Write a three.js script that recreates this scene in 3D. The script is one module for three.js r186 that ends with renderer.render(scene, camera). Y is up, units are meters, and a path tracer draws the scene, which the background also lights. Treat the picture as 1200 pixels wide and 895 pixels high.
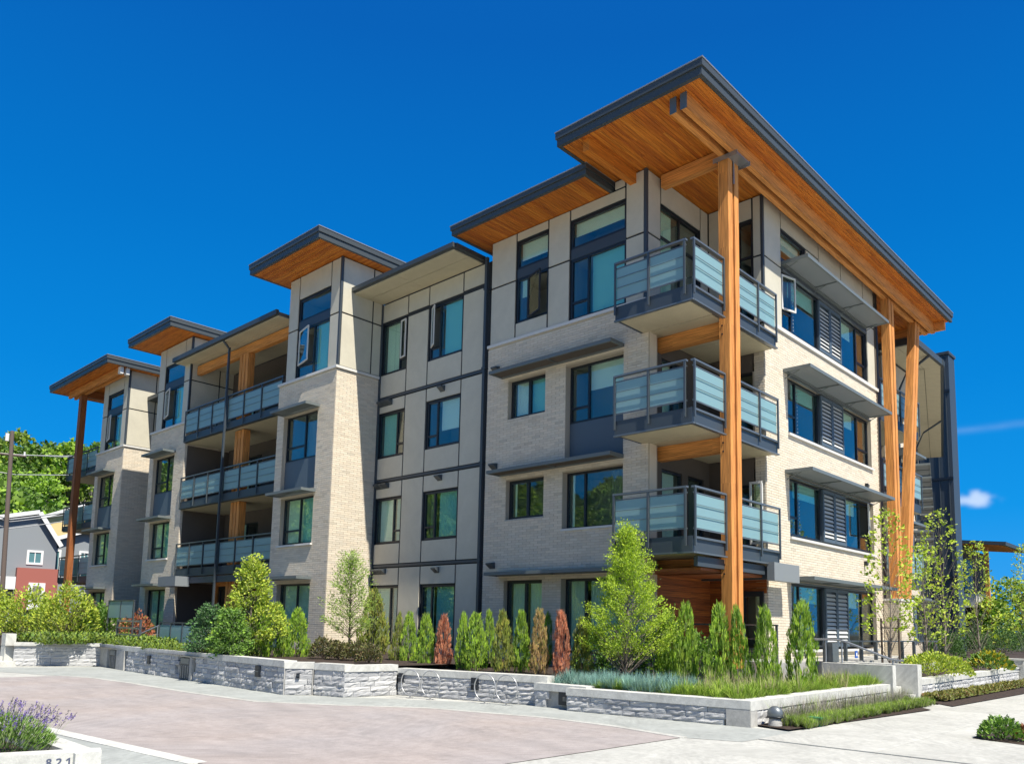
import * as THREE from 'three';
import { mergeGeometries } from 'three/addons/utils/BufferGeometryUtils.js';
import { TextGeometry } from 'three/addons/geometries/TextGeometry.js';
import { FontLoader } from 'three/addons/loaders/FontLoader.js';
import { ImprovedNoise } from 'three/addons/math/ImprovedNoise.js';

// ------------------------------------------------------------------ camera, sky, sun, exposure
const scene = new THREE.Scene();
const IMG_W = 1200, IMG_H = 895, FOCAL = 943.016, PPX = 612.52, PPY = 621.59;       // measured from the photograph's vanishing points
const camera = new THREE.PerspectiveCamera(2 * Math.atan(PPY / FOCAL) * 180 / Math.PI, PPX / PPY, 0.1, 900);
camera.position.set(9.855, 1.6, 17.09);
camera.rotation.set(6.7666 * Math.PI / 180, 42.9104 * Math.PI / 180, 1.1703 * Math.PI / 180, 'YXZ');
camera.setViewOffset(2 * PPX, 2 * PPY, 0, 0, IMG_W, IMG_H);
camera.updateMatrixWorld(true); camera.updateProjectionMatrix();

const renderer = new THREE.WebGLRenderer({ antialias: true });
renderer.toneMapping = THREE.LinearToneMapping;
renderer.toneMappingExposure = 1.75;
renderer.shadowMap.enabled = true;

const SUN = new THREE.Vector3(1, 1.65, 0.21).normalize();
const sun = new THREE.DirectionalLight(new THREE.Color(1.0, 0.94, 0.83), 4.9);
sun.position.copy(SUN).multiplyScalar(90); sun.target.position.set(-8, 4, 0);
sun.position.add(sun.target.position);
sun.castShadow = true; sun.shadow.mapSize.set(4096, 4096); sun.shadow.radius = 1;
Object.assign(sun.shadow.camera, { left: -60, right: 60, top: 60, bottom: -60, near: 1, far: 220 });
scene.add(sun, sun.target);

// a pixel gives a direction; the distance comes from the plane it meets
function ray(u, v) { return new THREE.Vector3((u - PPX) / FOCAL, -(v - PPY) / FOCAL, -1).applyEuler(camera.rotation); }
function gp(u, v, y = 0) { const d = ray(u, v), t = (y - 1.6) / d.y; return new THREE.Vector3(9.855 + d.x * t, y, 17.09 + d.z * t); }
function atZ(u, y, z) { const d = ray(u, 760), t = (z - 17.09) / d.z; return new THREE.Vector3(9.855 + d.x * t, y, z); }
function at(u, v, dist) { const d = ray(u, v), h = Math.hypot(d.x, d.z); return new THREE.Vector3(9.855, 1.6, 17.09).addScaledVector(d, dist / h); }

// ------------------------------------------------------------------ random numbers and noise
function mulberry(a) { return () => { a |= 0; a = a + 0x6D2B79F5 | 0; let t = Math.imul(a ^ a >>> 15, 1 | a); t = t + Math.imul(t ^ t >>> 7, 61 | t) ^ t; return ((t ^ t >>> 14) >>> 0) / 4294967296; }; }
let rnd = mulberry(7);
const rr = (a, b) => a + (b - a) * rnd();
const pn = new ImprovedNoise();
function fbm(x, y, z, o = 4) { let s = 0, a = 0.5; for (let i = 0; i < o; i++) { s += a * pn.noise(x, y, z); x *= 2.03; y *= 2.03; z *= 2.03; a *= 0.5; } return s; }
const smooth = THREE.MathUtils.smoothstep, lerp = THREE.MathUtils.lerp;

// ------------------------------------------------------------------ sky: deep blue summer air, a few fair-weather clouds low down
{
  const W = 2048, H = 1024, data = new Float32Array(W * H * 4);
  const stops = [[-90, .10, .12, .14], [-4, .10, .14, .18], [0, .03, .225, .53], [8, .004, .178, .475], [16, .0015, .138, .415], [26, .001, .102, .345], [38, .0015, .070, .280], [60, .003, .056, .235], [90, .004, .050, .215]];
  const c1 = ray(1146, 584).normalize(), c2 = ray(1165, 500).normalize();
  for (let j = 0; j < H; j++) for (let i = 0; i < W; i++) {
    const phi = (i + .5) / W * 2 * Math.PI - Math.PI, th = ((j + .5) / H - .5) * Math.PI;
    const x = Math.cos(th) * Math.cos(phi), z = Math.cos(th) * Math.sin(phi), y = Math.sin(th), el = th * 180 / Math.PI;
    let k = 0; while (k < stops.length - 2 && el > stops[k + 1][0]) k++;
    const A = stops[k], B = stops[k + 1], f = THREE.MathUtils.clamp((el - A[0]) / (B[0] - A[0]), 0, 1);
    let r = lerp(A[1], B[1], f), g = lerp(A[2], B[2], f), b = lerp(A[3], B[3], f);
    // fair-weather cumulus, scattered on the side away from the hill, as the panes of the sunny front mirror them
    let cl = 0;
    if (el > 1.5 && el < 40) {
      const away = smooth(x * .83 + z * .55, -.1, .35);
      const n = fbm(x * 4.2 + 3, y * 9, z * 4.2 + 11, 5) + .5 * fbm(x * 1.6, y * 2 + 5, z * 1.6, 2);
      cl = smooth(n, .06, .34) * smooth(el, 1.5, 7) * (1 - smooth(el, 22, 38)) * away * .85;
      const q = x * c1.x + y * c1.y + z * c1.z;
      if (q > .99) {
        const du = (x - c1.x) * .8 - (z - c1.z) * .6, dv = y - c1.y;
        const e = (du / .023) ** 2 + (dv / .0095) ** 2, nn = fbm(x * 55, y * 75, z * 55 + 4, 5);
        cl = Math.max(cl, smooth(1.05 - e + nn * 1.7, .1, 1.0) * .55);
      }
      const q2 = x * c2.x + y * c2.y + z * c2.z;
      if (q2 > .985) {
        const du = (x - c2.x) * .8 - (z - c2.z) * .6, dv = y - c2.y - du * .02;
        cl = Math.max(cl, Math.exp(-((du / .06) ** 2) - ((dv / .0026) ** 2)) * .14 * (.7 + fbm(x * 30, y * 120, z * 30, 3)));
      }
    }
    cl = Math.max(0, Math.min(1, cl));
    r = lerp(r, .57, cl); g = lerp(g, .61, cl); b = lerp(b, .67, cl);
    const o = (j * W + i) * 4; data[o] = r; data[o + 1] = g; data[o + 2] = b; data[o + 3] = 1;
  }
  const t = new THREE.DataTexture(data, W, H, THREE.RGBAFormat, THREE.FloatType);
  t.mapping = THREE.EquirectangularReflectionMapping; t.magFilter = THREE.LinearFilter; t.minFilter = THREE.LinearFilter; t.wrapS = THREE.RepeatWrapping; t.needsUpdate = true;
  scene.background = t; scene.environment = t;
}

// ------------------------------------------------------------------ textures and materials
function tex(w, h, fn, srgb, rx = 1, ry = 1) {
  const d = new Uint8Array(w * h * 4);
  for (let j = 0; j < h; j++) for (let i = 0; i < w; i++) { const c = fn(i / w, j / h, i, j), o = (j * w + i) * 4; for (let k = 0; k < 3; k++) d[o + k] = Math.max(0, Math.min(255, c[k] * 255)); d[o + 3] = 255; }
  const t = new THREE.DataTexture(d, w, h); t.wrapS = t.wrapT = THREE.RepeatWrapping; t.magFilter = THREE.LinearFilter; t.minFilter = THREE.LinearMipmapLinearFilter; t.generateMipmaps = true;
  if (srgb) t.colorSpace = THREE.SRGBColorSpace; t.repeat.set(rx, ry); t.needsUpdate = true; return t;
}
// noise that tiles: sample on a torus
function tile(u, v, f, seed) { const a = u * 6.2832, b = v * 6.2832, R = f / 6.2832; return pn.noise(Math.cos(a) * R + seed, Math.sin(a) * R + Math.cos(b) * R * .7, Math.sin(b) * R + seed * 1.7); }
function tfbm(u, v, f, s) { return .5 * tile(u, v, f, s) + .27 * tile(u, v, f * 2.1, s + 5) + .15 * tile(u, v, f * 4.3, s + 9) + .1 * tile(u, v, f * 8.7, s + 3); }
const S = (c, k) => c.map((x) => x * k);
const grainTex = tex(256, 256, (u, v) => { const n = .5 + .7 * tfbm(u, v, 40, 2) + rr(-.08, .08); return [n, n, n]; });
const concTex = tex(512, 512, (u, v) => { const n = .90 + .10 * tfbm(u, v, 5, 1) + .12 * tfbm(u, v, 40, 7) - .03 * smooth(tfbm(u, v, 11, 31), .14, .3) + rr(-.035, .035); return [n, n, n * .985]; }, true, .33, .33);
const paveTex = tex(1024, 1024, (u, v) => { const st = tfbm(u, v, 9, 21), n = .90 + .05 * tfbm(u, v, 4, 3) + .10 * tfbm(u, v, 60, 8) + .05 * tile(u * .3, v, 30, 5) - .035 * smooth(st, .16, .32) + rr(-.06, .06), p = tfbm(u, v, 3.1, 14) * .03; return [n + p, n, n - p]; }, true, .14, .14);
const woodTex = tex(256, 512, (u, v) => { const g = tile(u, v * .12, 26, 4) * .26 + tile(u, v * .1, 70, 8) * .16, s = tfbm(u, v, 3, 9) * .18; const n = .86 + g + s + rr(-.02, .02); return [n, n * (.97 + g * .2), n * (.94 + g * .3)]; }, true, 3, .5);
const stuccoTex = tex(256, 256, (u, v) => { const n = .94 + .05 * tfbm(u, v, 5, 6) + rr(-.02, .02); return [n, n, n]; }, true, .5, .5);
const soilTex = tex(256, 256, (u, v) => { const n = .65 + .6 * tfbm(u, v, 20, 4) + rr(-.2, .2); return [n, n * .95, n * .9]; }, true, 1, 1);
const C = (r, g, b) => new THREE.Color().setRGB(r, g, b);
function mat(c, rough = .8, o = {}) { return new THREE.MeshStandardMaterial({ color: C(...c), roughness: rough, metalness: 0, ...o }); }
const M = {
  brick: mat([.67, .59, .465], .9), mortar: mat([.47, .405, .31], .95),
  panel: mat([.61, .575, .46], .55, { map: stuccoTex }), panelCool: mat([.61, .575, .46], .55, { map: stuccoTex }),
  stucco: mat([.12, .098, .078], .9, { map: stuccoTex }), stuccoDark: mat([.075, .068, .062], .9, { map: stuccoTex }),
  slate: mat([.045, .058, .070], .45), slatePanel: mat([.075, .105, .135], .5), frame: mat([.012, .016, .022], .4), trimWhite: mat([.62, .61, .57], .6), joint: mat([.02, .025, .03], .8),
  fascia: mat([.050, .060, .064], .45), fasciaLight: mat([.28, .30, .31], .35, { metalness: .4 }), canopy: mat([.13, .15, .15], .45), canopyMesh: mat([.20, .22, .23], .6), louvre: mat([.52, .53, .52], .5),
  creamSoffit: mat([.60, .53, .36], .7, { map: stuccoTex }), steel: mat([.34, .36, .38], .35, { metalness: .7 }), railDark: mat([.08, .095, .105], .4, { metalness: .3 }), railGrey: mat([.16, .18, .19], .4, { metalness: .5 }),
  conc: mat([.50, .49, .47], .85, { map: concTex, bumpMap: grainTex, bumpScale: .002 }), concWhite: mat([.66, .66, .63], .85, { map: concTex, bumpMap: grainTex, bumpScale: .002 }), concWalk: mat([.50, .50, .475], .9, { map: concTex }), concBand: mat([.38, .40, .39], .9, { map: concTex }), concDark: mat([.17, .165, .15], .9, { map: concTex }),
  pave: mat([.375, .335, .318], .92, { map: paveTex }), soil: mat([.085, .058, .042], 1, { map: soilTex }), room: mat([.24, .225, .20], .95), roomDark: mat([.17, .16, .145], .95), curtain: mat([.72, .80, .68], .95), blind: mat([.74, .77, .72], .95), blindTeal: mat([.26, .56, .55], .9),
  bark: mat([.10, .075, .055], .95), barkPale: mat([.20, .17, .14], .95), roofTop: mat([.12, .12, .12], .9), white: mat([.72, .72, .70], .6), redBrick: mat([.34, .11, .085], .9), houseGrey: mat([.23, .25, .265], .85), houseYellow: mat([.68, .52, .24], .85), roofBlue: mat([.035, .06, .085], .8), pole: mat([.13, .10, .085], .95), wire: mat([.45, .45, .44], .6), green: mat([.04, .22, .11], .6),
};
const woods = [[.70, .225, .016], [.65, .195, .013], [.76, .265, .024], [.58, .160, .010], [.69, .215, .015]].map((c) => mat(c, .7, { map: woodTex }));
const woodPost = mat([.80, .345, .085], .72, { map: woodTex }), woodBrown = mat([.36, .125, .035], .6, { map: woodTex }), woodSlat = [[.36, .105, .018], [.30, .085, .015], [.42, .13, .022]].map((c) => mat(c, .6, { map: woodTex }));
const glass = new THREE.MeshPhysicalMaterial({ color: C(.88, .97, .93), roughness: .012, transmission: 1, thickness: 0, ior: 1.72 });
const frosted = new THREE.MeshPhysicalMaterial({ color: C(.36, .58, .61), roughness: .42, transmission: .5, thickness: 0, ior: 1.5 });

// ------------------------------------------------------------------ builders
const taken = new Map();
function numbered(n) { const k = taken.get(n) || 0; taken.set(n, k + 1); return k ? n + '_' + String(k).padStart(3, '0') : n; }
function tag(o, label, category, group) { o.userData.label = label; o.userData.category = category; if (group) o.userData.group = group; return o; }
function thing(name, label, category, pos = [0, 0, 0], group) { const o = new THREE.Group(); o.name = numbered(name); o.position.set(...pos); scene.add(o); return tag(o, label, category, group); }
function part(name, geo, m, parent) { if (Array.isArray(geo)) geo = geo.length > 1 ? mergeGeometries(geo.map((g) => g.index ? g.toNonIndexed() : g)) : geo[0]; const o = new THREE.Mesh(geo, m); o.name = name; o.castShadow = o.receiveShadow = true; parent.add(o); return o; }
function struct(name, geo, m) { const o = part(numbered(name), geo, m, scene); o.userData.kind = 'structure'; return o; }
function uvBox(g) {   // texture coordinates in metres from the face each triangle belongs to
  const p = g.attributes.position, n = g.attributes.normal, uv = new Float32Array(p.count * 2);
  for (let i = 0; i < p.count; i++) {
    const ax = Math.abs(n.getX(i)), ay = Math.abs(n.getY(i)), az = Math.abs(n.getZ(i)), x = p.getX(i), y = p.getY(i), z = p.getZ(i);
    if (ay >= ax && ay >= az) { uv[2 * i] = x; uv[2 * i + 1] = z; } else if (ax >= az) { uv[2 * i] = z; uv[2 * i + 1] = y; } else { uv[2 * i] = x; uv[2 * i + 1] = y; }
  }
  g.setAttribute('uv', new THREE.BufferAttribute(uv, 2)); return g;
}
function box(x0, x1, y0, y1, z0, z1) { const g = new THREE.BoxGeometry(Math.abs(x1 - x0), Math.abs(y1 - y0), Math.abs(z1 - z0)); g.translate((x0 + x1) / 2, (y0 + y1) / 2, (z0 + z1) / 2); return uvBox(g).toNonIndexed(); }
// wood: v of the texture follows the long axis
function plank(x0, x1, y0, y1, z0, z1) {
  const g = box(x0, x1, y0, y1, z0, z1), p = g.attributes.position, uv = g.attributes.uv, dx = Math.abs(x1 - x0), dy = Math.abs(y1 - y0), dz = Math.abs(z1 - z0), o = rnd() * 7;
  for (let i = 0; i < p.count; i++) { const x = p.getX(i), y = p.getY(i), z = p.getZ(i); const [a, b] = dx >= dy && dx >= dz ? [y + z, x] : dz >= dy ? [x + y, z] : [x + z, y]; uv.setXY(i, a + o, b + o * 3); }
  return g;
}
function tube(pts, r, seg = 6, closed = false) { const c = new THREE.CatmullRomCurve3(pts.map((p) => Array.isArray(p) ? new THREE.Vector3(...p) : p), closed, 'catmullrom', .1); return new THREE.TubeGeometry(c, Math.max(2, pts.length * 3), r, seg, closed).toNonIndexed(); }
function bar(a, b, r, r2 = r, seg = 8) {   // round bar between two points
  const A = new THREE.Vector3(...a), B = new THREE.Vector3(...b), d = B.clone().sub(A), g = new THREE.CylinderGeometry(r2, r, d.length(), seg);
  g.applyQuaternion(new THREE.Quaternion().setFromUnitVectors(new THREE.Vector3(0, 1, 0), d.clone().normalize())); g.translate((A.x + B.x) / 2, (A.y + B.y) / 2, (A.z + B.z) / 2); return g.toNonIndexed();
}
// a facade frame: a runs along the wall to the right as seen from outside, y up, n outward
function frameOf(ox, oz, ux, uz) { const l = Math.hypot(ux, uz); ux /= l; uz /= l; return new THREE.Matrix4().makeBasis(new THREE.Vector3(ux, 0, uz), new THREE.Vector3(0, 1, 0), new THREE.Vector3(-uz, 0, ux)).setPosition(ox, 0, oz); }
const onF = (F, g) => g.applyMatrix4(F);
const fb = (F, a0, a1, y0, y1, n0, n1) => onF(F, box(a0, a1, y0, y1, n0, n1));
// solid wall with openings, cut into runs
function wallRuns(a0, a1, y0, y1, holes) {
  const ys = [...new Set([y0, y1, ...holes.flatMap((h) => [h[2], h[3]])])].filter((y) => y >= y0 && y <= y1).sort((p, q) => p - q), out = [];
  for (let k = 0; k < ys.length - 1; k++) {
    const m = (ys[k] + ys[k + 1]) / 2, hs = holes.filter((h) => h[2] < m && h[3] > m).sort((p, q) => p[0] - q[0]);
    let a = a0; for (const h of hs) { if (h[0] > a) out.push([a, h[0], ys[k], ys[k + 1]]); a = Math.max(a, h[1]); }
    if (a < a1) out.push([a, a1, ys[k], ys[k + 1]]);
  }
  return out;
}
function wall(name, F, a0, a1, y0, y1, n0, n1, holes, m, parent) { return part(name, wallRuns(a0, a1, y0, y1, holes).map((r) => fb(F, ...r, n0, n1)), m, parent); }
// running-bond brickwork on a wall face; each brick is a real block standing 5 mm proud of the mortar
const brickGeo = new THREE.BoxGeometry(1, 1, 1);
function bricks(F, a0, a1, y0, y1, n, holes, parent, L = .295, Hc = .0735) {
  const list = [], g = .009;
  const rows = Math.floor((y1 - y0) / Hc);
  for (let k = 0; k < rows; k++) {
    const yb = y0 + k * Hc, yt = yb + Hc - g, off = (k % 2) * L / 2;
    const hs = holes.filter((h) => h[2] < yt - .01 && h[3] > yb + .01).sort((p, q) => p[0] - q[0]);
    const runs = []; let a = a0; for (const h of hs) { if (h[0] > a + .02) runs.push([a, h[0]]); a = Math.max(a, h[1]); } if (a < a1 - .02) runs.push([a, a1]);
    for (const [s, e] of runs) for (let c = Math.floor((s - a0 - off) / L); a0 + off + c * L < e; c++) {
      const p = Math.max(s, a0 + off + c * L), q = Math.min(e, a0 + off + (c + 1) * L) - g; if (q - p < .02) continue;
      list.push([(p + q) / 2, (yb + yt) / 2, q - p, Hc - g]);
    }
  }
  const im = new THREE.InstancedMesh(brickGeo, M.brick, list.length), m = new THREE.Matrix4(), c = new THREE.Color();
  list.forEach(([a, y, w, h], i) => {
    m.makeScale(w, h, .03); m.setPosition(a, y, n - .01 + rr(-.0015, .0015)); m.premultiply(F); im.setMatrixAt(i, m);
    const t = rr(.90, 1.05) * (rnd() < .06 ? .88 : 1), w2 = rr(-.02, .02); im.setColorAt(i, c.setRGB(t + w2, t, t - w2));
  });
  im.name = 'bricks'; im.userData.kind = 'stuff'; im.castShadow = im.receiveShadow = true; parent.add(im); return im;
}
// window: dark frame, panes between the bars, a shallow room or curtain behind
function windowUnit(F, a0, a1, y0, y1, n, parent, o = {}) {
  const t = o.t ?? .06, cols = [a0, ...(o.m || []), a1], gs = [];
  gs.push(fb(F, a0, a1, y1 - t, y1, n - .08, n), fb(F, a0, a1, y0, y0 + t, n - .08, n), fb(F, a0, a0 + t, y0 + t, y1 - t, n - .08, n), fb(F, a1 - t, a1, y0 + t, y1 - t, n - .08, n));
  for (const m of o.m || []) gs.push(fb(F, m - t / 2, m + t / 2, y0 + t, y1 - t, n - .075, n - .003));
  const cells = [];
  for (let c = 0; c < cols.length - 1; c++) {
    const l = cols[c] + (c ? t / 2 : t), r = cols[c + 1] - (c < cols.length - 2 ? t / 2 : t), tr = (o.tr || []).filter((q) => q[0] === c).map((q) => q[1]);
    let lo = y0 + t; for (const q of [...tr, null]) { const hi = q === null ? y1 - t : q - t / 2; if (o.open !== c || q !== null) cells.push([l, r, lo, hi]); else cells.push(null); if (q !== null) { gs.push(fb(F, l, r, q - t / 2, q + t / 2, n - .07, n - .006)); lo = q + t / 2; } }
    if (o.open === c) o.sash = [l, r, lo, y1 - t];
  }
  const w = part('window', gs, M.frame, parent);
  for (const c of cells) if (c) part('pane', fb(F, c[0] + .001, c[1] - .001, c[2] + .001, c[3] - .001, n - .046, n - .04), glass, w);
  if (o.open !== undefined) {   // casement swung out on its side
    const [l, r, lo, hi] = o.sash, wd = r - l, side = o.hinge ?? 1, gsx = [box(0, wd, lo, lo + .05, -.02, .02), box(0, wd, hi - .05, hi, -.02, .02), box(0, .05, lo + .05, hi - .05, -.02, .02), box(wd - .05, wd, lo + .05, hi - .05, -.02, .02)];
    const T = new THREE.Matrix4().makeTranslation(side > 0 ? l : r, 0, n + .01).multiply(new THREE.Matrix4().makeRotationY(side > 0 ? -(o.swing ?? 1.0) : Math.PI + (o.swing ?? 1.0)));
    const FT = F.clone().multiply(T); part('sash', gsx.map((g) => onF(FT, g)), o.sashLight ? M.trimWhite : M.frame, w); part('pane', onF(FT, box(.05, wd - .05, lo + .05, hi - .05, -.003, .003)), glass, w);
  }
  const d = o.depth ?? 1.05;   // room behind
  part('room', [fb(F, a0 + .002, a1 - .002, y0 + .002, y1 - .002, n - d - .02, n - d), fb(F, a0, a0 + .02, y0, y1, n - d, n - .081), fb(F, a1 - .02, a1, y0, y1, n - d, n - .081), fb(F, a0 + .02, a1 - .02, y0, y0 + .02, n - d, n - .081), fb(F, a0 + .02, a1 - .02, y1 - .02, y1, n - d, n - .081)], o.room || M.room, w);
  for (const q of o.drape || []) {   // [from, to as fraction of width, bottom fraction, material]
    const A = lerp(a0 + t, a1 - t, q[0]), B = lerp(a0 + t, a1 - t, q[1]), yb = lerp(y0 + .03, y1 - .03, q[2] || 0), nn = Math.max(3, Math.round((B - A) / .05)), gq = [];
    if (q[4]) gq.push(fb(F, A, B, yb, y1 - .03, n - .16, n - .15));
    else for (let i = 0; i < nn; i++) { const p0 = A + (B - A) * i / nn, p1 = A + (B - A) * (i + 1) / nn, f = i % 2 ? .012 : -.012; const g = new THREE.PlaneGeometry(1, y1 - .03 - yb); const P = g.attributes.position; for (let k = 0; k < 4; k++) { const right = P.getX(k) > 0; P.setX(k, right ? p1 : p0); P.setZ(k, n - .16 + (right ? -f : f)); P.setY(k, P.getY(k) + (y1 - .03 + yb) / 2); } g.computeVertexNormals(); gq.push(onF(F, g.toNonIndexed())); }
    part(q[4] ? 'blind' : 'curtain', gq, q[3] || M.curtain, w);
  }
  return w;
}
const V3 = (x, y, z) => new THREE.Vector3(x, y, z);
// railing of framed frosted glass: top rail, handrail posts, glass panels with two thin bars in front
function railing(F, a0, a1, floor, top, n, posts, parent, o = {}) {
  const r = part('railing', fb(F, a0, a1, top - .045, top, n - .05, n + .05), M.railGrey, parent); part('rail', fb(F, a0, a1, top - .17, top - .145, n - .012, n + .012), M.railGrey, r); part('rail', fb(F, a0, a1, floor + .10, floor + .13, n - .012, n + .012), M.railGrey, r);
  for (const p of posts) part('post', fb(F, p - .025, p + .025, floor - .28, top - .045, n + .014, n + .054), M.railDark, r);
  const ps = o.panels || posts; const H = top - .18 - (floor + .14);
  for (let i = 0; i < ps.length - 1; i++) {
    part('glass_panel', fb(F, ps[i] + .035, ps[i + 1] - .035, floor + .14, top - .18, n - .006, n + .006), frosted, r);
    for (const f of [.34, .67]) part('bar', fb(F, ps[i] + .026, ps[i + 1] - .026, floor + .14 + H * f, floor + .151 + H * f, n + .024, n + .036), M.railGrey, r);
  }
  return r;
}
function roofSlab(x0, x1, z0, z1, soffit, top, parent, o = {}) {   // flat roof with a stepped fascia and boarded soffit
  const r = part('roof', [box(x0 + .12, x1 - .12, soffit + .02, top - .02, z0 + .12, z1 - .12)], M.roofTop, parent);
  const h = top - soffit;
  const ring = (d, a, b, m, nm) => part(nm, [box(x0 + d, x1 - d, a, b, z1 - d - .1, z1 - d), box(x1 - d - .1, x1 - d, a, b, z0 + d, z1 - d - .1), box(x0 + d, x0 + d + .1, a, b, z0 + d, z1 - d - .1)], m, r);
  ring(0, soffit + h * .52, top, M.fascia, 'fascia'); ring(.035, soffit - .015, soffit + h * .52 - .004, M.fascia, 'fascia');
  part('drip_edge', [box(x0 - .015, x1 + .015, top, top + .03, z1 - .1, z1 + .015), box(x1 - .1, x1 + .015, top, top + .03, z0, z1 - .1), box(x0 - .015, x0 + .1, top, top + .03, z0, z1 - .1)], M.fasciaLight, r);
  const w = o.w || .098;
  if (o.dir === 'z') for (let x = x0 + .14, i = 0; x < x1 - .14 - w * .5; x += w, i++) { let z = z0 + .14; while (z < z1 - .14 - .01) { const L = o.len ? Math.min(z1 - .14 - z, rr(.5, 1.3) * o.len) : z1 - .14 - z; const e = z1 - .14 - (z + L) < .6 ? z1 - .14 : z + L; part('soffit_board', plank(x + .003, Math.min(x + w - .004, x1 - .14), soffit - rr(.001, .004), soffit + .018, z, e - .003), woods[Math.floor(rnd() * 5)], r); z = e; } }
  else for (let z = z0 + .14; z < z1 - .14 - w * .5; z += w) part('soffit_board', plank(x0 + .14, x1 - .14, soffit - rr(.001, .004), soffit + .018, z + .003, Math.min(z + w - .004, z1 - .14)), woods[Math.floor(rnd() * 5)], r);
  return r;
}

// ================================================================== the apartment building
const bld = thing('apartment_building', 'four storey cream brick and panel apartment block with orange timber soffits and glass balconies', 'building');
const FL = frameOf(0, 0, 1, 0);              // the long front in the shade: a = x
const FR = frameOf(0, 0, 0, -1);             // the sunny front: a = -z
const G0 = .5;                               // foot of the walls, behind the planters
function panels(F, list, n, parent, m = M.panel) { for (const [a0, a1, y0, y1, mm] of list) part('panel', fb(F, a0 + .03, a1 - .03, y0 + .03, y1 - .03, n, n + .026), mm || m, parent); }
function canopy(F, a0, a1, y, n0, n1, parent, o = {}) {
  const c = part('canopy', [fb(F, a0, a1, y - .02, y + .075, n1 - .05, n1), fb(F, a0, a0 + .05, y - .02, y + .075, n0, n1 - .05), fb(F, a1 - .05, a1, y - .02, y + .075, n0, n1 - .05), fb(F, a0 + .05, a1 - .05, y - .02, y + .09, n0 + .001, n0 + .09)], M.canopy, parent);
  const k = o.bays || 2, w = (a1 - a0 - .1) / k;
  for (let i = 0; i < k; i++) part('canopy_panel', fb(F, a0 + .05 + w * i + .012, a0 + .05 + w * (i + 1) - .012, y + .012, y + .04, n0 + .1, n1 - .055), o.m || M.canopy, c);
  for (let i = 1; i < k; i++) part('bracket', fb(F, a0 + .05 + w * i - .012, a0 + .05 + w * i + .012, y - .02, y + .055, n0 + .1, n1 - .055), M.canopy, c);
  return c;
}
function ventHood(F, a, y, n, k, parent) {
  for (let i = 0; i < k; i++) {
    const s = new THREE.Shape([[0, 0], [.19, -.03], [.19, -.07], [0, -.20]].map((p) => new THREE.Vector2(...p)));
    const g = new THREE.ExtrudeGeometry(s, { depth: .22, bevelEnabled: false }); g.rotateY(-Math.PI / 2); g.translate(a + .24 * i + .22, y, n);
    part('vent_hood', onF(F, g), M.railDark, parent);
  }
}
const blindWhole = [[0, 1, 0, M.blindTeal, 1]];

part('core', [box(-7.5, -2.0, .5, 13.6, -11.8, -1.35), box(-13.3, -7.6, .5, 13.1, -11.8, -1.6), box(-42, -13.4, .5, 13.0, -12, -2.6), box(-1.99, -1.1, .5, 13.6, -11.8, -4.6)], M.roomDark, bld);
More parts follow.
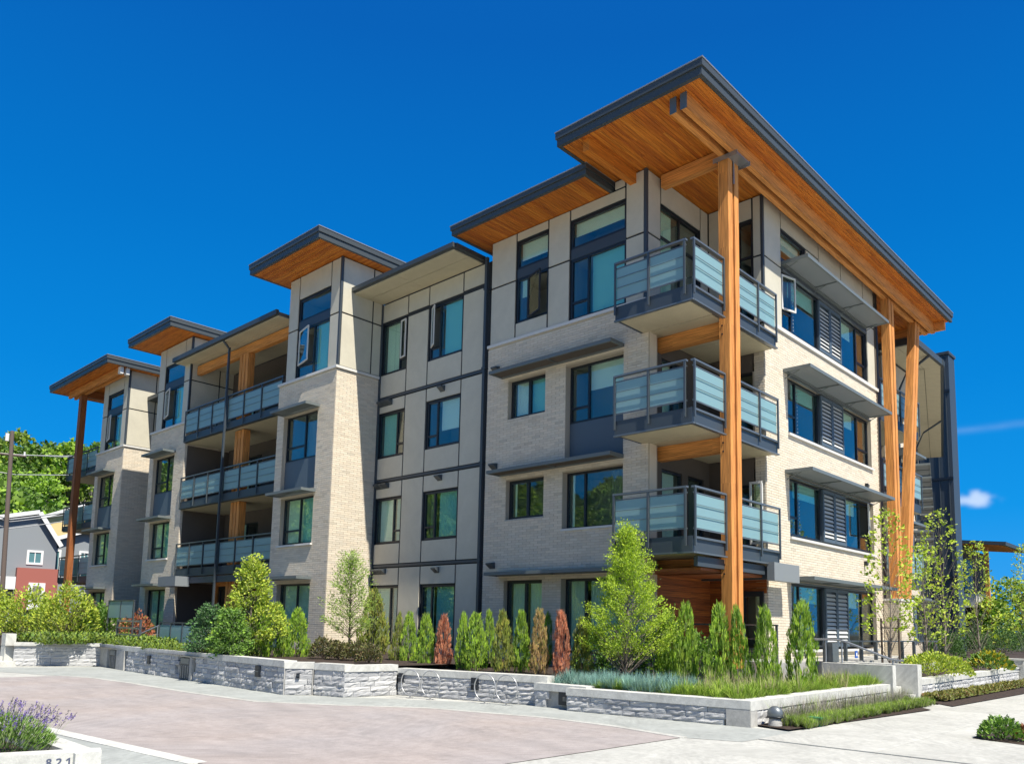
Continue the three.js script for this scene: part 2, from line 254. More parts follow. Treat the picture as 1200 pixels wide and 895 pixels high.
// ---- corner block, shaded front
{
  const hs = [[-6.70, -5.20, 7.78, 8.97], [-6.70, -5.20, 4.72, 5.90], [-6.70, -5.20, .9, 2.92], [-4.43, -2.42, 6.15, 8.97], [-4.50, -2.42, 4.30, 5.90], [-4.50, -2.42, .9, 2.92]];
  const w = wall('wall', FL, -7.6, -1.62, G0, 10.18, -.35, .04, hs, M.mortar, bld); bricks(FL, -7.6, -1.62, G0, 10.16, .05, hs, w);
  for (const [y0, y1, dr] of [[7.80, 8.93, [[0, .42, .02, M.blind], [.5, 1, .02, M.blindTeal, 1]]], [4.74, 5.86, [[0, .08, 0, M.blind]]], [.92, 2.88, [[0, .47, 0, M.curtain], [.53, 1, 0, M.curtain]]]]) windowUnit(FL, -6.698, -5.202, y0 - .018, y1 + .038, -.1, bld, { t: .09, m: [-5.95], drape: dr });
  windowUnit(FL, -4.428, -2.422, 7.312, 8.968, -.16, bld, { m: [-3.76], tr: [[0, 7.75]], drape: [[.3, 1, .55, M.blind, 1]], room: M.room });
  windowUnit(FL, -4.498, -2.422, 4.302, 5.898, -.16, bld, { m: [-3.86], drape: [[0, .06, 0, M.blind], [.7, 1, .05, M.roomDark]] });
  windowUnit(FL, -4.498, -2.422, .902, 2.918, -.16, bld, { m: [-3.80], drape: [[0, .3, 0, M.curtain], [.36, 1, 0, M.curtain]] });
  part('spandrel', fb(FL, -4.42, -2.43, 6.16, 7.31, -.30, -.15), M.slatePanel, bld);
  part('sill', [fb(FL, -4.52, -2.40, 4.24, 4.30, -.2, .09)], M.trimWhite, bld); part('sill', [fb(FL, -6.72, -5.18, 4.68, 4.72, -.15, .07)], M.conc, bld);
  for (const y of [9.10, 6.07, 3.06]) { canopy(FL, -6.95, -2.40, y, .055, .66, bld, { m: M.stucco }); ventHood(FL, -7.30, y + .42, .055, 1, bld); }
  part('trim', fb(FL, -7.62, -1.70, 10.181, 10.27, -.3, .10), M.trimWhite, bld);
  // top storey of panels
  const hp = [[-6.50, -5.20, 10.76, 13.36], [-4.36, -2.40, 10.30, 13.30]];
  wall('panel_backing', FL, -7.58, -1.74, 10.271, 13.66, -.3, -.001, hp, M.joint, bld);
  panels(FL, [[-7.58, -6.50, 10.271, 12.13], [-7.58, -6.50, 12.13, 13.66], [-6.50, -5.20, 10.271, 10.76], [-6.50, -5.20, 13.36, 13.66], [-5.20, -4.36, 10.271, 12.13], [-5.20, -4.36, 12.13, 13.66], [-4.36, -2.40, 13.30, 13.66], [-2.40, -1.78, 10.271, 12.13], [-2.40, -1.78, 12.13, 13.93], [-2.79, -2.40, 13.66, 13.93]], 0, bld, M.panelCool);
  part('panel_backing', fb(FL, -2.79, -1.74, 13.661, 13.94, -.3, -.001), M.joint, bld);
  windowUnit(FL, -6.49, -5.21, 12.48, 13.35, -.03, bld, { drape: [[0, 1, .35, M.blind, 1]] });
  part('spandrel', fb(FL, -6.49, -5.21, 12.18, 12.47, -.12, -.015), M.slate, bld);
  windowUnit(FL, -6.49, -5.21, 10.77, 12.17, -.03, bld, { m: [-6.05], open: 1, hinge: 1, swing: .35, drape: [[0, .3, .6, M.curtain]] });
  windowUnit(FL, -4.35, -2.41, 12.45, 13.29, -.03, bld, { drape: [[0, 1, .5, M.blind, 1]] });
  part('spandrel', fb(FL, -4.35, -2.41, 12.13, 12.44, -.12, -.015), M.slate, bld);
  windowUnit(FL, -4.35, -2.41, 10.31, 12.12, -.03, bld, { m: [-3.72], tr: [[0, 10.82]], drape: [[.34, 1, 0, M.blindTeal, 1]] });
  part('corner_trim', box(-1.80, -1.715, 10.28, 13.94, -.08, .03), M.slate, bld);
}
// ---- panelled bay between the corner block and the first tower
{
  const F = frameOf(0, -.15, 1, 0), A = [-13.4, -11.90, -10.76, -9.03, -7.9], W = [[-13.36, -11.92, -12.36, 1], [-10.72, -9.05, -10.20, 0]], Y = [[10.52, 12.44], [7.45, 9.07], [4.37, 5.97], [.9, 2.88]], belts = [12.46, 9.61, 6.60, 3.57];
  const hs = W.flatMap((w) => Y.map((y) => [w[0], w[1], ...y]));
  wall('panel_backing', F, -13.4, -7.605, G0, 13.2, -.35, 0, hs, M.joint, bld);
  const P = [], rows = [[12.46, 13.2], [9.61, 12.46], [6.60, 9.61], [3.57, 6.60], [G0, 3.57]];
  rows.forEach(([lo, hi], k) => {
    for (const c of [1, 3]) P.push([A[c], A[c + 1], lo + .05, hi - (k ? .05 : 0)]);
    for (const c of [0, 2]) { if (!k) { P.push([A[c], A[c + 1], lo + .02, hi]); continue; } const y = Y[k - 1]; if (y[1] < hi - .1) P.push([A[c], A[c + 1], y[1], hi - .05]); if (y[0] > lo + .1) P.push([A[c], A[c + 1], lo + .05, y[0]]); }
  });
  panels(F, P, .001, bld);
  for (const y of belts.slice(1)) part('belt_flashing', fb(F, -13.4, -7.9, y - .035, y + .045, 0, .045), M.slate, bld);
  W.forEach((w, c) => Y.forEach((y, k) => windowUnit(F, w[0] + .01, w[1] - .01, y[0] + .01, y[1] - .01, -.03, bld, {
    m: [w[2]], tr: k < 3 ? [[w[3], y[0] + .42]] : [], open: k ? undefined : w[3], hinge: 1, swing: c ? .52 : .14, sashLight: true,
    drape: [[[[0, .65, 0, M.curtain]], [[0, .64, 0, M.blindTeal]], [[0, .25, 0, M.blind], [.25, .64, 0, M.curtain], [.7, 1, 0, M.curtain]], [[0, .64, 0, M.curtain], [.7, 1, 0, M.curtain]]][k], [[[.36, 1, 0, M.blindTeal, 1]], [[.34, 1, .35, M.blind, 1]], [[.05, .25, 0, M.roomDark], [.34, 1, 0, M.blindTeal]], [[0, .28, 0, M.curtain], [.34, 1, 0, M.blindTeal]]][k]][c],
  })));
  for (const y of [9.61, 6.60, 3.57]) { ventHood(F, -13.3, y - .09, .024, 3, bld); ventHood(F, -10.02, y - .12, .024, 1, bld); }
  // roof of the bay: light soffit panels, dark gutter
  const r = part('roof', box(-13.38, -8.12, 13.24, 13.34, -2.5, 1.16), M.roofTop, bld);
  part('gutter', [box(-13.9, -8.05, 13.26, 13.41, 1.165, 1.29), box(-8.115, -8.0, 13.26, 13.41, -.10, 1.164)], M.fascia, r);
  for (const [z0, z1] of [[-.10, .52], [.545, 1.16]]) for (const [x0, x1] of [[-13.37, -11.0], [-10.985, -8.13]]) part('soffit_panel', box(x0, x1, 13.205, 13.236, z0, z1), M.creamSoffit, r);
  const dp = part('downpipe', [box(-7.82, -7.72, G0, 13.25, .0, .10)], M.slate, bld);
  for (const y of [3.57, 6.6, 9.61, 12.2]) part('bracket', box(-7.85, -7.69, y - .03, y + .03, -.12, .115), M.slate, dp);
  part('corner_trim', box(-13.392, -13.33, G0, 13.2, -.12, -.06), M.slate, bld);
}
// ---- towers: brick below, panels above, oversailing timber-lined roof
function tower(X, zb, o = {}) {   // X: right-hand face
  const zf = o.zf ?? 1.7, F = frameOf(X, zf, 1, 0), FS = frameOf(X, zf, 0, -1), D = zf - zb;
  const hs = [[-3.30, -1.05, 6.28, 9.12], [-3.20, -1.05, 4.32, 6.03], [-3.15, -1.0, .9, 2.92]];
  const w = wall('wall', F, -3.76, -.04, G0, 10.38, -.4, .01, hs, M.mortar, bld); bricks(F, -3.76, -.02, G0, 10.36, .02, hs, w);
  const w2 = wall('wall', FS, .0, D, G0, 10.38, -.4, -.011, [], M.mortar, bld); bricks(FS, -.02, D, G0, 10.36, 0, [], w2);
  const w3 = wall('wall', frameOf(X - 3.76, zf, 0, 1), -D, 0, G0, 10.38, -.3, 0, [], M.mortar, bld);
  if (o.leftBrick) bricks(frameOf(X - 3.76, zf, 0, 1), -D, 0, G0, 10.36, .01, [], w3);
  part('trim', [box(X - 3.80, X + .06, 10.381, 10.47, zf - .25, zf + .09), box(X - .25, X + .06, 10.381, 10.47, zb, zf - .251)], M.trimWhite, bld);
  windowUnit(F, -3.298, -1.052, 7.432, 9.118, -.14, bld, { m: [-2.05], tr: [[0, 7.95]], drape: [[.52, 1, 0, M.roomDark]] });
  part('spandrel', fb(F, -3.29, -1.06, 6.29, 7.43, -.30, -.12), M.slatePanel, bld);
  windowUnit(F, -3.198, -1.052, 4.322, 6.028, -.14, bld, { m: [-2.12], tr: [[0, 4.85]], drape: [[0, .5, .05, M.curtain], [.5, 1, .02, M.blindTeal]] });
  part('sill', fb(F, -3.26, -1.0, 4.25, 4.318, -.2, .10), M.trimWhite, bld);
  windowUnit(F, -3.148, -1.002, .902, 2.918, -.14, bld, { m: [-2.05], drape: [[0, 1, 0, M.curtain]] });
  for (const y of [9.17, 6.12, 3.07]) canopy(F, -3.30, -.92, y, .03, .62, bld, { bays: 1, m: M.canopy });
  // top storey
  const hp = [[-2.68, -.60, 10.45, 13.52]];
  wall('panel_backing', F, -3.36, 0, 10.471, 14.44, -.35, -.001, hp, M.joint, bld); wall('panel_backing', FS, .001, D, 10.471, 14.44, -.3, -.001, [], M.joint, bld);
  part('panel_backing', fb(F, -3.36, -3.1, 10.471, 14.44, -D, -.351), M.panel, bld);
  panels(F, [[-3.36, -2.68, 10.471, 12.4], [-3.36, -2.68, 12.4, 14.44], [-2.68, -.60, 13.52, 14.44], [-.60, -.03, 10.471, 12.4], [-.60, -.03, 12.4, 14.44]], 0, bld, M.panelCool);
  panels(FS, [[.04, 1.38, 10.471, 12.4], [.04, 1.38, 12.4, 14.44], [1.38, D, 10.471, 12.4], [1.38, D, 12.4, 14.44]], 0, bld);
  part('corner_trim', box(X - .045, X + .03, 10.471, 14.44, zf - .05, zf + .03), M.slate, bld);
  windowUnit(F, -2.67, -.61, 12.68, 13.51, -.03, bld, { room: M.roomDark }); part('spandrel', fb(F, -2.67, -.61, 12.36, 12.67, -.12, -.015), M.slate, bld);
  windowUnit(F, -2.67, -.61, 10.46, 12.35, -.03, bld, { m: [-1.62], tr: [[0, 10.95]], open: o.open ?? 0, hinge: 1, swing: .22, sashLight: true, drape: [[.53, 1, 0, M.blindTeal, 1]] });
  roofSlab(o.rx0 ?? X - 4.06, X + .62, zb - 1.5, o.rz ?? 3.1, o.soffit ?? 14.46, (o.soffit ?? 14.46) + .36, bld, { dir: 'x' });
}
tower(-13.4, -.14, {}); tower(-25.5, -1.4, { zf: 1.45, rz: 2.8 }); tower(-33.0, -1.4, { zf: 1.3, rx0: -41.1, soffit: 14.42, rz: 2.7 });

// ---- long balconies between the towers
{
  const x0 = -25.5, x1 = -17.16, zb = -.6, zf = 1.5;
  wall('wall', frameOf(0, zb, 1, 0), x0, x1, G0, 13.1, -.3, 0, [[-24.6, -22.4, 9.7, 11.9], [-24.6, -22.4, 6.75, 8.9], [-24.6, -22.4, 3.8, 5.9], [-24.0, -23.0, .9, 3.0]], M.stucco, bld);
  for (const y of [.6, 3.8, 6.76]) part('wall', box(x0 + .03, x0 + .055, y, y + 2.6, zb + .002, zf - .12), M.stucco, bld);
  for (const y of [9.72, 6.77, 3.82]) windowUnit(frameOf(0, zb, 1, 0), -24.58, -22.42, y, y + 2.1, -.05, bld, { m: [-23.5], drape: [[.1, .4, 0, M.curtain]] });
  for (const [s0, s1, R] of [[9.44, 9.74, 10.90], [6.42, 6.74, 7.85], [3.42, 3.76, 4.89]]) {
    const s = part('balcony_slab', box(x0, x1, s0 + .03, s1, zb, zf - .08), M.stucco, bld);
    part('edge_beam', box(x0 + .003, x1 - .003, s0, s1 + .02, zf - .079, zf + .03), M.slate, s); part('edge_beam', box(x0 + .003, x1 - .003, s0 + .02, s0 + .08, zf + .031, zf + .07), M.slate, s);
    for (const [p, q] of [[x0 + .01, -22.4], [-22.38, -19.8], [-19.78, x1 - .01]]) part('soffit_panel', box(p, q, s0 + .004, s0 + .028, zb + .01, zf - .1), M.creamSoffit, s);
    railing(frameOf(0, zf + .04, 1, 0), x0 + .02, x1 - .02, s1 + .02, R, 0, [-25.43, -24.15, -22.88, -21.5, -20.15, -18.75, -17.22], bld);
  }
  for (const [y0, y1] of [[9.72, 12.66], [6.74, 9.40], [3.78, 6.40], [.6, 3.40]]) {
    for (const dx of [0, .26, .52]) part('timber_post', plank(-21.35 + dx, -21.15 + dx, y0, y1, .95 - (dx === .26 ? .05 : 0), 1.25), woodPost, bld);
  }
  part('timber_beam', plank(x0 + .1, x1 - .05, 12.66, 13.06, 1.0, 1.2), woodPost, bld);
  for (const [y0, y1] of [[9.75, 12.6], [6.75, 9.4], [3.78, 6.4]]) for (let y = y0 + .05, i = 0; y < y1 - .1; y += .19, i++) part('wood_slat', plank(-20.2, x1 - .01, y, y + .17, zb + .004, zb + .03), woodSlat[i % 3], bld);
  const r = part('roof', box(-26.1, -17.17, 13.18, 13.31, -2.5, 1.92), M.roofTop, bld);
  part('gutter', [box(-26.15, -17.165, 13.19, 13.38, 1.925, 2.05)], M.fascia, r);
  for (const [z0, z1] of [[-.6, .7], [.72, 1.36], [1.38, 1.915]]) part('soffit_panel', box(z1 > 1.5 ? -26.08 : -25.48, -17.18, 13.145, 13.176, z0, z1), M.creamSoffit, r);
  part('downpipe', [box(-21.54, -21.46, .7, 12.95, 1.62, 1.70), onF(frameOf(0, 0, 1, 0), tube([[-21.5, 12.9, 1.68], [-21.5, 13.17, 1.95]], .05))], M.slate, bld);
  // entrance under the balconies
  part('timber_wall', [plank(-23.9, -22.9, .9, 3.38, -.55, -.45)], woodSlat[2], bld);
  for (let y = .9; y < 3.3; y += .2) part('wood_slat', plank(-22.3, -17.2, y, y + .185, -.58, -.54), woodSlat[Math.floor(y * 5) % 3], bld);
  part('timber_frame', [plank(-24.25, -24.05, .9, 3.05, .1, .3), plank(-22.85, -22.65, .9, 3.05, .1, .3), plank(-24.25, -22.65, 3.05, 3.32, .1, .3)], woodPost, bld);
  const d = part('door', [box(-24.04, -23.9, .9, 3.04, .12, .2), box(-23.0, -22.86, .9, 3.04, .12, .2), box(-23.9, -23.0, 2.9, 3.04, .12, .2), box(-23.9, -23.0, .9, 1.05, .12, .2)], M.frame, bld);
  part('pane', box(-23.9, -23.0, 1.05, 2.9, .14, .16), glass, d); part('handle', bar([-23.1, 1.6, .26], [-23.1, 2.3, .26], .015), M.steel, d);
  part('entrance_fascia', box(-25.6, -23.9, 2.98, 3.40, 1.59, 2.2), M.canopyMesh, bld); part('entrance_fascia', box(-23.85, -17.3, 3.12, 3.38, 1.5, 1.60), M.slate, bld);
}
// ---- recess between the far towers
{
  wall('wall', frameOf(0, -.9, 1, 0), -33.0, -29.26, G0, 14.2, -.3, 0, [], M.stuccoDark, bld);
  part('downpipe', box(-32.6, -32.5, G0, 14.2, -.89, -.79), M.slate, bld);
  part('roof', box(-33, -29.26, 13.0, 13.2, -2, .35), M.fascia, bld);
}
// ---- balconies and brown timber posts at the far end
{
  const x0 = -41.5, x1 = -36.77;
  wall('wall', frameOf(0, -1.2, 1, 0), -38.8, x1, G0, 14.4, -.3, 0, [], M.stucco, bld);
  for (const [s0, s1, R] of [[9.48, 9.76, 10.92], [6.48, 6.78, 7.90], [3.46, 3.80, 5.0]]) {
    const s = part('balcony_slab', box(x0, x1, s0 + .03, s1, -1.2, 1.12), M.slate, bld);
    part('soffit_panel', box(x0 + .01, x1 - .01, s0 + .004, s0 + .028, -1.1, 1.1), M.creamSoffit, s);
    part('edge_beam', box(x0, x1, s0, s1 + .02, 1.121, 1.22), M.slate, s);
    railing(frameOf(0, 1.23, 1, 0), x0, x1 - .03, s1 + .02, R, 0, [-41.44, -39.9, -38.3, -36.85], bld);
    railing(frameOf(x0, 1.2, 0, 1), -2.3, -.03, s1 + .02, R, 0, [-2.2, -1.1, -.08], bld);
    part('timber_beam', plank(-38.9, x1, s0 - .42, s0 - .06, .4, .62), woodBrown, bld);
  }
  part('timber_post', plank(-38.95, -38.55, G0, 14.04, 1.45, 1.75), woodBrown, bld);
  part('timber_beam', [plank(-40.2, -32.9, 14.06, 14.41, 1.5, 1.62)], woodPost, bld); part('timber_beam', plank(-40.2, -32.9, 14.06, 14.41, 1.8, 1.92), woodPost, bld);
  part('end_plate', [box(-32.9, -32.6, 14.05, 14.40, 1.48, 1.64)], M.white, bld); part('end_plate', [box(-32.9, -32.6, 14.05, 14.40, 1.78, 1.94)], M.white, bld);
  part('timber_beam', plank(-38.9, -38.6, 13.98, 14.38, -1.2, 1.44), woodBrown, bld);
}
// ---- recessed corner with the glass balconies and the tall timber post
{
  const FA = frameOf(-1.74, 0, 0, -1), FB = frameOf(0, -3.22, 1, 0);   // a = -z ; a = x
  const ha = [[.66, 2.76, 10.0, 13.2], [.74, 2.0, 6.85, 8.85], [.74, 1.75, 3.9, 5.82], [2.05, 2.9, 3.9, 5.82]];
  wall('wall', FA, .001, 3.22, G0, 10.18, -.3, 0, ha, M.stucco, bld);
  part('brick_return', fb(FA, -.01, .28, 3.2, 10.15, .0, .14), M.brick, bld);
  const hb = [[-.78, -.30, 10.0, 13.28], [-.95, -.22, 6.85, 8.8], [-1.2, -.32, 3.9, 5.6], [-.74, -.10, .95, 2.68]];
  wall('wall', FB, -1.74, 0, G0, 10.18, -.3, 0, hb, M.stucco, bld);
  wall('panel_backing', FA, .001, 3.22, 10.181, 13.93, -.3, -.001, ha, M.joint, bld); wall('panel_backing', FB, -1.74, 0, 10.181, 13.93, -.3, -.001, hb, M.joint, bld);
  panels(FA, [[.03, .66, 10.2, 12.13], [.03, .66, 12.13, 13.93], [.66, 2.76, 13.2, 13.93], [2.76, 3.2, 10.2, 12.13], [2.76, 3.2, 12.13, 13.93]], 0, bld);
  panels(FB, [[-1.71, -.78, 10.2, 12.13], [-1.71, -.78, 12.13, 13.93], [-.78, -.30, 13.28, 13.93], [-.30, -.03, 10.2, 12.13], [-.30, -.03, 12.13, 13.93]], 0, bld);
  windowUnit(FA, .67, 2.75, 9.78, 13.19, -.03, bld, { m: [1.7], tr: [[0, 12.3], [1, 12.3]], drape: [[0, .4, 0, M.curtain]] });
  windowUnit(FA, .75, 1.99, 6.86, 8.84, -.03, bld, { m: [1.35], drape: [[0, .5, 0, M.curtain]] }); windowUnit(FA, .75, 1.74, 3.91, 5.81, -.03, bld, { drape: [[0, .9, 0, M.blind, 1]] }); windowUnit(FA, 2.06, 2.89, 3.91, 5.81, -.03, bld, {});
  windowUnit(FB, -.77, -.31, 9.9, 13.27, -.03, bld, { tr: [[0, 12.2]] }); windowUnit(FB, -.94, -.23, 6.86, 8.79, -.03, bld, {}); windowUnit(FB, -1.19, -.33, 3.91, 5.59, -.03, bld, {});
  // open terrace door, seen edge-on by the second balcony
  const dr = part('terrace_door', [box(-.30, .06, 3.9, 3.96, -2.86, -2.82), box(-.30, .06, 5.54, 5.60, -2.86, -2.82), box(-.30, -.25, 3.96, 5.54, -2.86, -2.82), box(.02, .07, 3.96, 5.54, -2.87, -2.81)], M.trimWhite, bld); part('pane', box(-.25, .02, 3.96, 5.54, -2.845, -2.835), glass, dr);
  // ground floor: timber boarding and entrance door
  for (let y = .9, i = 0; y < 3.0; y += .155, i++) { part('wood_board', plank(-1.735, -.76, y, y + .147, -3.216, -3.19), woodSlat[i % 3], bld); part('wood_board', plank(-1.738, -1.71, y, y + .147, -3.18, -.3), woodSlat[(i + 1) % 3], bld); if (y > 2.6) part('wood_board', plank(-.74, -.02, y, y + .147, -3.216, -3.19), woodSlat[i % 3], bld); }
  const d = part('door', [box(-.74, -.64, .95, 2.66, -3.22, -3.12), box(-.20, -.10, .95, 2.66, -3.22, -3.12), box(-.64, -.20, 2.52, 2.66, -3.22, -3.12), box(-.64, -.20, .95, 1.15, -3.22, -3.12)], M.frame, bld);
  part('pane', box(-.64, -.20, 1.15, 2.52, -3.18, -3.165), glass, d); part('handle', bar([-.22, 1.6, -3.09], [-.22, 2.2, -3.09], .014), M.steel, d); part('door_back', box(-.74, -.1, .95, 2.66, -3.6, -3.55), M.roomDark, d);
  part('soffit_board', plank(-1.7, .2, 2.98, 3.04, -3.2, .6), woodSlat[0], bld);
  // balconies
  for (const R of [10.83, 7.86, 4.87]) {
    const s0 = R - 1.53, s1 = R - 1.18, X0 = -1.86, X1 = .35, Z1 = 1.2;
    const s = part('balcony_slab', [box(-1.735, X1 - .1, s0 + .04, s1, -3.2, .03), box(X0 + .08, X1 - .1, s0 + .04, s1, .031, Z1 - .1)], M.stucco, bld);
    part('edge_beam', [box(X0, X1, s0 + .02, s1 + .03, Z1 - .095, Z1), box(X1 - .095, X1, s0 + .02, s1 + .03, -.30, Z1 - .096), box(X1 - .095, X1, s0 + .02, s1 + .03, -3.2, -.92), box(X0, X0 + .075, s0 + .02, s1 + .03, .06, Z1 - .096)], M.slate, s);
    part('edge_flange', [box(X0 - .02, X1 + .05, s0 - .02, s0 + .019, Z1 - .05, Z1 + .03), box(X1 - .04, X1 + .06, s0 - .02, s0 + .019, -.30, Z1 - .051), box(X1 - .04, X1 + .06, s0 - .02, s0 + .019, -3.2, -.92), box(X1 + .001, X1 + .05, s1 - .03, s1 + .02, -.30, Z1 - .051), box(X1 + .001, X1 + .05, s1 - .03, s1 + .02, -3.2, -.92)], M.railGrey, s);
    for (const [x0, x1, z0, z1] of [[-1.72, X1 - .11, -3.18, -1.8], [-1.72, X1 - .11, -1.785, -.95], [-1.72, .2, -.935, .0], [X0 + .09, X1 - .11, .05, Z1 - .11]]) part('soffit_panel', box(x0, x1, s0 + .01, s0 + .038, z0, z1), M.creamSoffit, s);
    railing(frameOf(0, Z1 + .02, 1, 0), X0, X1 - .12, s1 + .08, R, 0, [X0 + .03, -.83, X1 - .16], bld);
    railing(frameOf(X1 + .02, 0, 0, -1), -Z1, .27, s1 + .08, R, 0, [-Z1 + .03, .25], bld); railing(frameOf(X1 + .02, 0, 0, -1), .93, 3.18, s1 + .08, R, 0, [.95, 2.08, 3.14], bld);
    part('timber_beam', plank(-1.73, .215, s0 - .36, s0 + .005, -.72, -.48), woodPost, bld);
  }
  part('timber_post', plank(.22, .50, .7, 13.50, -.55, -.33), woodPost, bld); part('timber_post', plank(.22, .50, .7, 13.50, -.87, -.65), woodPost, bld); part('post_core', plank(.25, .44, .7, 13.50, -.648, -.552), woodSlat[2], bld);
  for (const y of [9.0, 6.03, 3.04]) part('bolt', [bar([.30, y + .12, -.33], [.30, y + .12, -.315], .022), bar([.30, y - .1, -.33], [.30, y - .1, -.315], .022)], M.frame, bld);
  part('post_plate', [box(.12, .80, 13.44, 13.56, -.95, -.93), box(.12, .80, 13.44, 13.56, -.27, -.25), box(.15, .78, 13.50, 13.54, -.93, -.27), box(.501, .525, 12.9, 13.5, -.62, -.58)], M.steel, bld);
  // metal-faced box over the entrance
  part('entrance_fascia', [box(.36, .56, 2.90, 3.37, -3.95, -2.45)], M.canopyMesh, bld); part('entrance_fascia', [box(-1.6, .355, 2.93, 3.26, -2.6, -2.5)], M.slate, bld); part('entrance_fascia', [box(.2, .30, 3.05, 3.28, -2.44, .9)], M.slate, bld);
}
// ---- main roof over the corner and the lower roof beside it
roofSlab(-2.97, 1.34, -17.0, 2.36, 13.95, 14.30, bld, { dir: 'z', len: 6.5 });
roofSlab(-8.2, -2.80, -2.0, 1.28, 13.665, 13.935, bld, { dir: 'z' });
for (const x of [.30, .58]) { part('timber_beam', plank(x, x + .14, 13.56, 13.944, -16.75, 2.0), woodPost, bld); part('end_plate', box(x - .015, x + .155, 13.55, 13.94, 2.005, 2.03), M.slatePanel, bld); }
part('timber_beam', plank(-2.25, -2.05, 13.62, 13.944, -.2, 2.1), woods[0], bld);
part('timber_beam', plank(-1.60, .29, 13.55, 13.90, -.70, -.50), woodPost, bld);
part('timber_beam', plank(-2.6, 1.1, 13.62, 13.944, -16.8, -16.6), woodPost, bld);

// ---- sunny front
{
  const rows = [[10.36, 12.06, 4], [7.33, 8.95, 3], [4.33, 5.98, 2], [1.15, 2.95, 1]];
  const hs = rows.slice(1).map((r) => [4.66, 11.28, r[0] - .06, r[1] + .04]);
  const w = wall('wall', FR, 3.22, 11.95, G0, 10.18, -.35, -.011, hs, M.mortar, bld); bricks(FR, 3.22, 11.95, G0, 10.16, 0, hs, w);
  const w2 = part('wall', fb(frameOf(0, -3.22, 1, 0), -.36, -.012, G0, 10.18, -.05, -.001), M.mortar, bld); bricks(frameOf(0, -3.22, 1, 0), -.30, 0, G0, 10.16, .012, [], w2);
  part('wall', box(-2.5, 0, G0, 13.9, -12.3, -11.951), M.stucco, bld);
  part('trim', [fb(FR, 3.2, 12.05, 10.181, 10.29, -.3, .06)], M.trimWhite, bld);
  wall('panel_backing', FR, 3.23, 11.9, 10.291, 13.93, -.3, -.012, [[4.38, 11.1, 10.3, 12.12], [4.38, 6.05, 12.4, 13.34]], M.joint, bld);
  panels(FR, [[3.28, 4.36, 10.3, 12.13], [3.28, 4.36, 12.13, 13.93], [4.36, 7.07, 13.36, 13.93], [6.1, 7.07, 12.46, 13.36], [7.07, 8.87, 12.46, 13.93], [8.87, 10.85, 12.46, 13.93], [10.85, 11.88, 12.46, 13.93], [11.14, 11.88, 10.3, 12.46]], -.011, bld);
  part('corner_trim', box(-.05, .02, 10.30, 13.93, -3.27, -3.20), M.slate, bld);
  windowUnit(FR, 4.40, 6.05, 12.46, 13.34, -.04, bld, { drape: [[0, 1, .5, M.blind, 1]] });
  part('spandrel', fb(FR, 4.38, 11.1, 12.13, 12.45, -.2, .0), M.slate, bld);
  rows.forEach(([y0, y1, k]) => {
    const a0 = k === 4 ? 4.40 : 4.68, a1 = k === 4 ? 11.08 : 11.24, n = k === 4 ? -.05 : -.10, l0 = 7.03, l1 = 8.86;
    windowUnit(FR, a0, 7.03, y0, y1, n, bld, { m: [a0 + .72], tr: [[0, y0 + .55]], open: k >= 4 ? 0 : undefined, hinge: 1, swing: .25, sashLight: true, drape: [[.3, 1, .72, M.blindTeal, 1]], room: M.roomDark });
    windowUnit(FR, 8.87, a1, y0, y1, n, bld, { m: [10.25], tr: [[1, y0 + .5]], drape: [[0, .55, .7, M.curtain, 1]], room: M.roomDark, open: k === 2 ? 1 : undefined, hinge: -1, swing: .3, sashLight: true });
    part('louvre_backing', fb(FR, l0, l1, y0, y1, -.16, -.10), M.slatePanel, bld);
    for (const [p, q] of [[l0 + .02, 7.93], [7.95, l1 - .02]]) {
      const s = part('louvre_screen', [fb(FR, p, p + .07, y0 + .02, y1 - .02, -.06, .0), fb(FR, q - .07, q, y0 + .02, y1 - .02, -.06, 0), fb(FR, p + .07, q - .07, y0 + .02, y0 + .12, -.06, 0), fb(FR, p + .07, q - .07, y1 - .12, y1 - .02, -.06, 0)], M.slatePanel, bld);
      for (let y = y0 + .20, i = 0; y < y1 - .16; y += .125, i++) { const g = box(p + .08, q - .08, -.042, .042, -.006, .006); g.rotateX(-.45); g.translate(0, y, -.03); part('slat', onF(FR, g), M.louvre, s); }
    }
    part('screen_track', [fb(FR, a0, a1, y1 - .005, y1 + .04, -.02, .05)], M.railGrey, bld);
    if (k < 4) part('sill', fb(FR, 4.62, 11.32, y0 - .13, y0 - .06, -.2, .075), M.trimWhite, bld);
    for (const p of [a0 + .80]) for (let y = y0 + .1; y < y1 - .1; y += .11) part('blind_edge', fb(FR, p - .02, p + .03, y, y + .05, n + .001, n + .02), M.fasciaLight, bld);
  });
  for (const [y, x1, m] of [[12.26, .82, M.canopyMesh], [9.02, .82, M.canopyMesh], [6.07, .82, M.canopyMesh], [3.04, .80, M.canopyMesh]]) {
    canopy(FR, 4.36, 11.02, y, .002, x1, bld, { bays: 3, m });
    if (y < 4) continue;
    for (const a of [4.5, 6.6, 8.8, 10.9]) part('bracket', onF(FR, bar([a, y - .18, .0], [a, y, .45], .012)), M.canopy, bld);
  }
  for (const [z, y] of [[-10.3, 3.88], [-10.6, 6.55]]) { const l = part('wall_lamp', box(0.002, .10, y - .06, y + .10, z - .05, z + .05), M.frame, bld); part('shade', box(.101, .13, y - .03, y + .06, z - .04, z + .04), M.railDark, l); }
}
